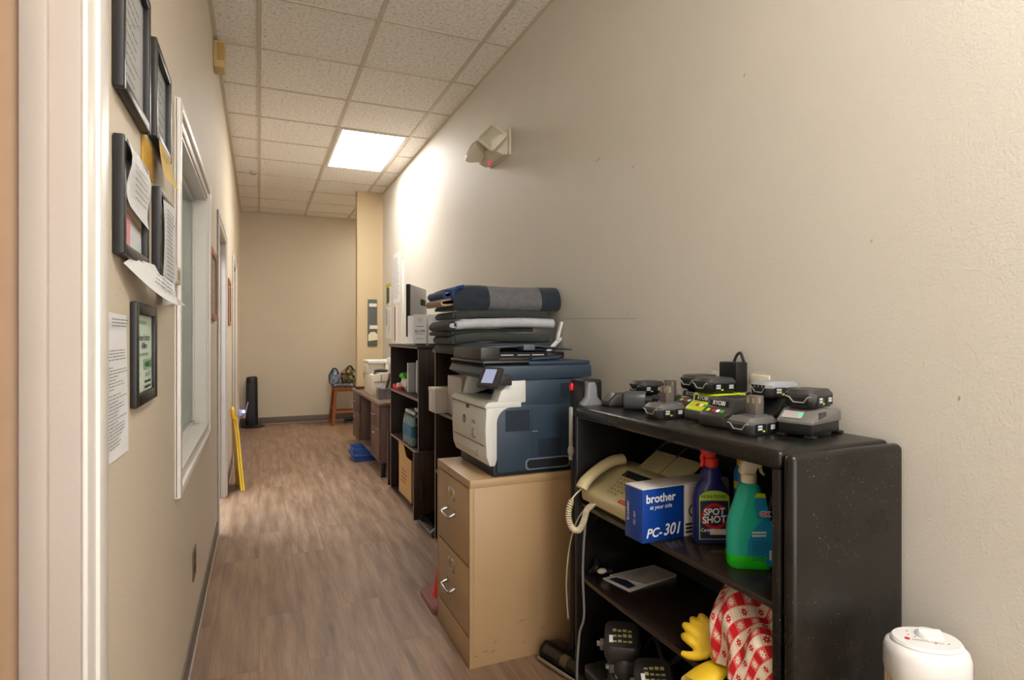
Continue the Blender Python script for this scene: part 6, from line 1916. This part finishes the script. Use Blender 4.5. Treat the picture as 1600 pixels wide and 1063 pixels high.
# yellow rubber gloves
GLV = mat('yellow_rubber', (236, 196, 40), 0.45, var=0.08, vscale=40)
GLV2 = mat('pale_yellow_lining', (232, 214, 130), 0.7, var=0.05)
def remesh(o, vox):
    m_ = o.modifiers.new('remesh', 'REMESH')
    m_.mode = 'VOXEL'
    m_.voxel_size = vox
    m_.use_smooth_shade = True
    s_ = o.modifiers.new('smooth', 'SMOOTH')
    s_.iterations = 6
    s_.factor = 0.5
def glove(label, wrist, tip_dir, side_dir, nrm, L=0.10, wd=0.042, cuff=0.06, flare=0.05, droop_=0.3):
    """limp rubber glove: palm, four fingers, thumb and a flared open cuff"""
    wrist, t_, n_ = Vector(wrist), Vector(tip_dir).normalized(), Vector(nrm)
    n_ = (n_ - t_ * n_.dot(t_)).normalized()
    s_ = n_.cross(t_)
    if s_.dot(Vector(side_dir)) < 0:
        s_ = -s_
    t = thing('rubber_glove', label, 'glove', wrist, group='yellow rubber gloves')
    k = MB()
    secs = []
    for f, w_, d_ in ((0.0, 0.030, 0.015), (0.25, 0.036, 0.016), (0.6, 0.042, 0.015), (0.9, 0.043, 0.012), (1.0, 0.041, 0.009)):
        c = wrist + t_ * L * 0.55 * f
        secs.append([c + s_ * w_ * math.cos(a) + n_ * d_ * math.sin(a) for a in [2 * PI * i / 16 for i in range(16)]])
    k.loft(secs, GLV)
    base = wrist + t_ * L * 0.52
    for off, ln, spread, bend in ((-0.031, 0.040, -0.10, 0.020), (-0.0105, 0.052, -0.02, 0.010), (0.0105, 0.047, 0.04, 0.018), (0.030, 0.036, 0.12, 0.026)):
        d = (t_ + s_ * spread).normalized()
        p0 = base + s_ * off
        k.tube([p0 - d * 0.01, p0 + d * ln * 0.4, p0 + d * ln * 0.75 - n_ * bend * 0.5, p0 + d * ln - n_ * bend * 1.3], 0.010, GLV, 10, 4, radii=[0.0125, 0.0122, 0.0115, 0.0092])
    d = (t_ * 0.55 - s_ * 0.85).normalized()
    p0 = wrist + t_ * L * 0.14 - s_ * 0.028
    k.tube([p0, p0 + d * 0.025, p0 + d * 0.042 + t_ * 0.008, p0 + d * 0.05 + t_ * 0.02], 0.011, GLV, 10, 4, radii=[0.014, 0.012, 0.0105, 0.007])
    h = k.build('glove_hand', parent=t)
    remesh(h, 0.0032)
    k = MB()
    secs, ins = [], []
    for i in range(9):
        f = i / 8
        c = wrist - t_ * cuff * f + V(0, 0, -1) * droop_ * cuff * f * f
        w_, d_ = 0.030 + (flare - 0.030) * f, 0.015 + 0.012 * f
        secs.append([c + s_ * w_ * math.cos(a) * (1 + 0.05 * math.sin(3 * a + f * 4)) + n_ * d_ * math.sin(a) for a in [2 * PI * j / 24 for j in range(24)]])
        ins.append([c + s_ * (w_ - 0.0016) * math.cos(a) * (1 + 0.05 * math.sin(3 * a + f * 4)) + n_ * (d_ - 0.0016) * math.sin(a) for a in [2 * PI * j / 24 for j in range(24)]])
    k.loft(secs, GLV, True, False)
    k.loft(ins, GLV2, True, False)
    k.loft([secs[-1], ins[-1]], GLV2, True, False)
    k.build('glove_cuff', parent=t)
glove('yellow rubber glove with its fingers pointing up to the left, above the other glove', (1.075, 1.185, S2 + 0.048), (-0.32, 0.85, 0.42), (0.45, -0.05, 0.55), (-0.65, -0.55, 0.5), 0.085, cuff=0.045, flare=0.034)
glove('yellow rubber glove with its wide cuff hanging over the shelf edge', (1.06, 1.155, S2 + 0.018), (0.9, 0.02, 0.12), (0.1, 0.9, 0.0), (-0.25, 0.1, 0.95), 0.07, cuff=0.085, flare=0.052, droop_=0.3)

# ------------------------------------------------------------------ bottom shelf: three tool chargers
GT = 'black cordless tool chargers on the bottom shelf'
for (x, y, z, rx_, rz_, lab) in ((1.085, 1.630, S3 + 0.173, R(20), R(-32), 'black tool charger with pale markings, highest on the bottom shelf'),
                                 (1.10, 1.615, S3 + 0.1085, R(0), R(-12), 'black tool charger in the middle of the left stack on the bottom shelf'),
                                 (1.09, 1.61, S3 + 0.046, R(0), R(-24), 'black tool charger lowest in the left stack on the bottom shelf'),
                                 (1.085, 1.462, S3 + 0.135, R(16), R(-28), 'black tool charger with pale markings nearest the yellow gloves'),
                                 (1.10, 1.455, S3 + 0.046, R(0), R(-15), 'black tool charger under the one nearest the yellow gloves')):
    t = thing('tool_charger', lab, 'charger', (x, y, z), 0, GT, rot=(rx_, 0, rz_))
    k = MB(); k.loft([rr_sec(0.045, 0.05, -0.0, 0.02, 3), rr_sec(0.05, 0.055, 0.012, 0.022, 3), rr_sec(0.048, 0.053, 0.042, 0.02, 3), rr_sec(0.042, 0.046, 0.052, 0.018, 3)], DARK); k.build('charger_body', parent=t, local=True)
    k = MB()
    rn = random.Random(int(y * 1000))
    for i in range(4):
        for j in range(3):
            xx, yy = -0.026 + 0.014 * i, -0.028 + 0.018 * j
            k.box((xx, yy, 0.052), (xx + 0.010, yy + 0.004 + 0.006 * rn.random(), 0.0528), mat('pale_gold_print', (206, 190, 130), 0.5) if not k.mats else (k.mats[0] if rn.random() > 0.35 or len(k.mats) < 2 else k.mats[0]))
    k.box((-0.036, -0.030, 0.052), (-0.026, -0.006, 0.053), PAPER)
    k.build('contact_print', parent=t, local=True)
    k = MB(); k.box((-0.062, -0.018, 0.004), (-0.040, 0.004, 0.03), DARK2, 0.004); k.box((-0.07, -0.012, 0.016), (-0.06, -0.004, 0.026), mat('pale_prong', (178, 168, 160), 0.35, metal=0.4)); k.build('latch', parent=t, local=True)
    k = MB()
    for i in range(6):
        k.box((0.046, -0.04 + i * 0.014, 0.012), (0.052, -0.034 + i * 0.014, 0.04), BLACK)
    k.build('cooling_ribs', parent=t, local=True)
    t.scale = (1.15, 1.15, 1.15)
k = MB(); k.tube([(1.20, 1.70, S3 + 0.06), (1.19, 1.60, S3 + 0.20), (1.18, 1.53, S3 + 0.15), (1.21, 1.45, S3 + 0.22), (1.17, 1.36, S3 + 0.15), (1.20, 1.30, S3 + 0.10), (1.16, 1.25, S3 + 0.03), (1.10, 1.24, S3 + 0.01)], 0.008, CORD, 8, 6)
k.build('black_cable', label='thick black cable looping behind the tool chargers on the bottom shelf', cat='cable')
t = thing('tool_case', 'flat black case with a pale seam lying under the tool chargers on the bottom shelf', 'case', (1.15, 1.60, S3))
k = MB(); k.box((1.042, 1.38, S3), (1.32, 1.80, S3 + 0.045), DARK, 0.006); k.build('case_body', parent=t)
k = MB(); k.box((1.041, 1.39, S3 + 0.03), (1.043, 1.79, S3 + 0.034), GREY); k.build('case_seam', parent=t)

# ------------------------------------------------------------------ white tower heater by the near wall
t = thing('tower_heater', 'white tower heater with a dial on top, on the floor at the lower right', 'heater', (1.270, 0.79, 0), R(-30))
HW = mat('heater_white', (226, 224, 222), 0.28, var=0.02)
HB = mat('heater_beige_grille', (214, 192, 160), 0.45)
def ell(w_, d_, z, n=40, ex=0.8):
    return [(w_ * math.copysign(abs(math.cos(a)) ** ex, math.cos(a)), d_ * math.copysign(abs(math.sin(a)) ** ex, math.sin(a)), z) for a in [2 * PI * i / n for i in range(n)]]
k = MB(); k.loft([ell(0.10, 0.082, 0.0), ell(0.102, 0.084, 0.02), ell(0.09, 0.072, 0.045)], HW); k.build('base', parent=t, local=True)
k = MB(); k.loft([ell(0.082, 0.064, 0.04), ell(0.083, 0.065, 0.57)], HB); k.build('heater_body', parent=t, local=True)
k = MB()
for i in range(40):
    a = 2 * PI * i / 40
    if math.sin(a) < 0.35:
        c, s_ = math.copysign(abs(math.cos(a)) ** 0.8, math.cos(a)), math.copysign(abs(math.sin(a)) ** 0.8, math.sin(a))
        k.tube([(0.083 * c, 0.0655 * s_, 0.06), (0.0835 * c, 0.066 * s_, 0.565)], 0.0026, HB, 6)
k.build('grille', parent=t, local=True)
k = MB(); k.loft([ell(0.084, 0.067, 0.545), ell(0.0885, 0.071, 0.562), ell(0.0885, 0.071, 0.598), ell(0.084, 0.067, 0.612), ell(0.074, 0.058, 0.619)], HW); k.build('top_cap', parent=t, local=True)
k = MB(); k.loft([ell(0.074, 0.058, 0.617, ex=0.95), ell(0.076, 0.060, 0.622, ex=0.95), ell(0.072, 0.056, 0.627, ex=0.95)], HW); k.build('top_plate', parent=t, local=True)
k = MB(); k.lathe([(0.030, 0.626), (0.030, 0.629), (0.026, 0.635)], HW, 28, (0.012, 0.012, 0)); k.box((-0.014, 0.006, 0.634), (0.038, 0.017, 0.641), HW, 0.003); k.build('control_dial', parent=t, local=True)
k = MB()
k.cyl((-0.046, -0.006, 0.6268), (-0.046, -0.006, 0.6276), 0.006, RED, seg=16)
k.text('comfort', 0.0105, INK_SOFT, (-0.038, -0.012, 0.6277), (1, -0.25, 0), (0.25, 1, 0), bold=0.01)
k.text('TECH', 0.0105, RED, (-0.001, -0.022, 0.6277), (1, -0.25, 0), (0.25, 1, 0), bold=0.01)
for (x, y) in ((-0.036, 0.012), (-0.026, 0.002), (0.006, -0.026), (0.034, -0.026), (0.03, 0.044), (-0.03, 0.03)):
    k.box((x, y, 0.6268), (x + 0.004, y + 0.003, 0.6276), INK_SOFT)
k.build('print', parent=t, local=True)
t.scale = (0.86, 0.86, 1.025)
# ------------------------------------------------------------------ camera, fill light from the open end, view
cd = bpy.data.cameras.new('camera')
cd.sensor_width = 36.0
cd.sensor_fit = 'HORIZONTAL'
cd.lens = 36.0 * 925.0 / 1600.0
cd.shift_y = -7.5 / 1600.0
cd.clip_start = 0.02
cam = bpy.data.objects.new('camera', cd)
COL.objects.link(cam)
cam.location = (0, 0, 1.27)
cam.rotation_euler = (PI / 2, 0, -math.atan(395.0 / 925.0))
scene.camera = cam

def area(name, loc, rot, sx, sy, power, col):
    l = bpy.data.lights.new(name, 'AREA')
    l.shape = 'RECTANGLE'
    l.size, l.size_y = sx, sy
    l.energy = power
    l.color = lin(col)[:3]
    o = bpy.data.objects.new(name, l)
    COL.objects.link(o)
    o.location = loc
    o.rotation_euler = rot
    return o


# added fill lamp behind the window and doors; alcove ceiling light past the pillar
area('side_room_fill', (-1.1, 3.9, 2.95), (0, 0, 0), 0.6, 4.5, 110, (226, 240, 255))
area('alcove_room_light', (2.2, 8.3, 2.95), (0, 0, 0), 0.6, 1.2, 16, (255, 246, 234))

w = bpy.data.worlds.new('world')
w.use_nodes = True
wt = w.node_tree
bg = wt.nodes['Background']
wc = wt.nodes.new('ShaderNodeTexCoord')
ws = wt.nodes.new('ShaderNodeSeparateXYZ')
wt.links.new(wc.outputs['Generated'], ws.inputs[0])
wr = wt.nodes.new('ShaderNodeMapRange')  # world as added fill, stronger from below to brighten the ceiling
wt.links.new(ws.outputs[2], wr.inputs[0])
wr.inputs[1].default_value = -0.5
wr.inputs[2].default_value = 0.5
wr.inputs[3].default_value = 3.0
wr.inputs[4].default_value = 1.0
wt.links.new(wr.outputs[0], bg.inputs[1])
bg.inputs[0].default_value = lin((252, 250, 247))
scene.world = w

scene.view_settings.view_transform = 'Standard'
scene.view_settings.look = 'None'
scene.view_settings.gamma = 1.0
scene.view_settings.use_curve_mapping = False
scene.view_settings.exposure = 1.0
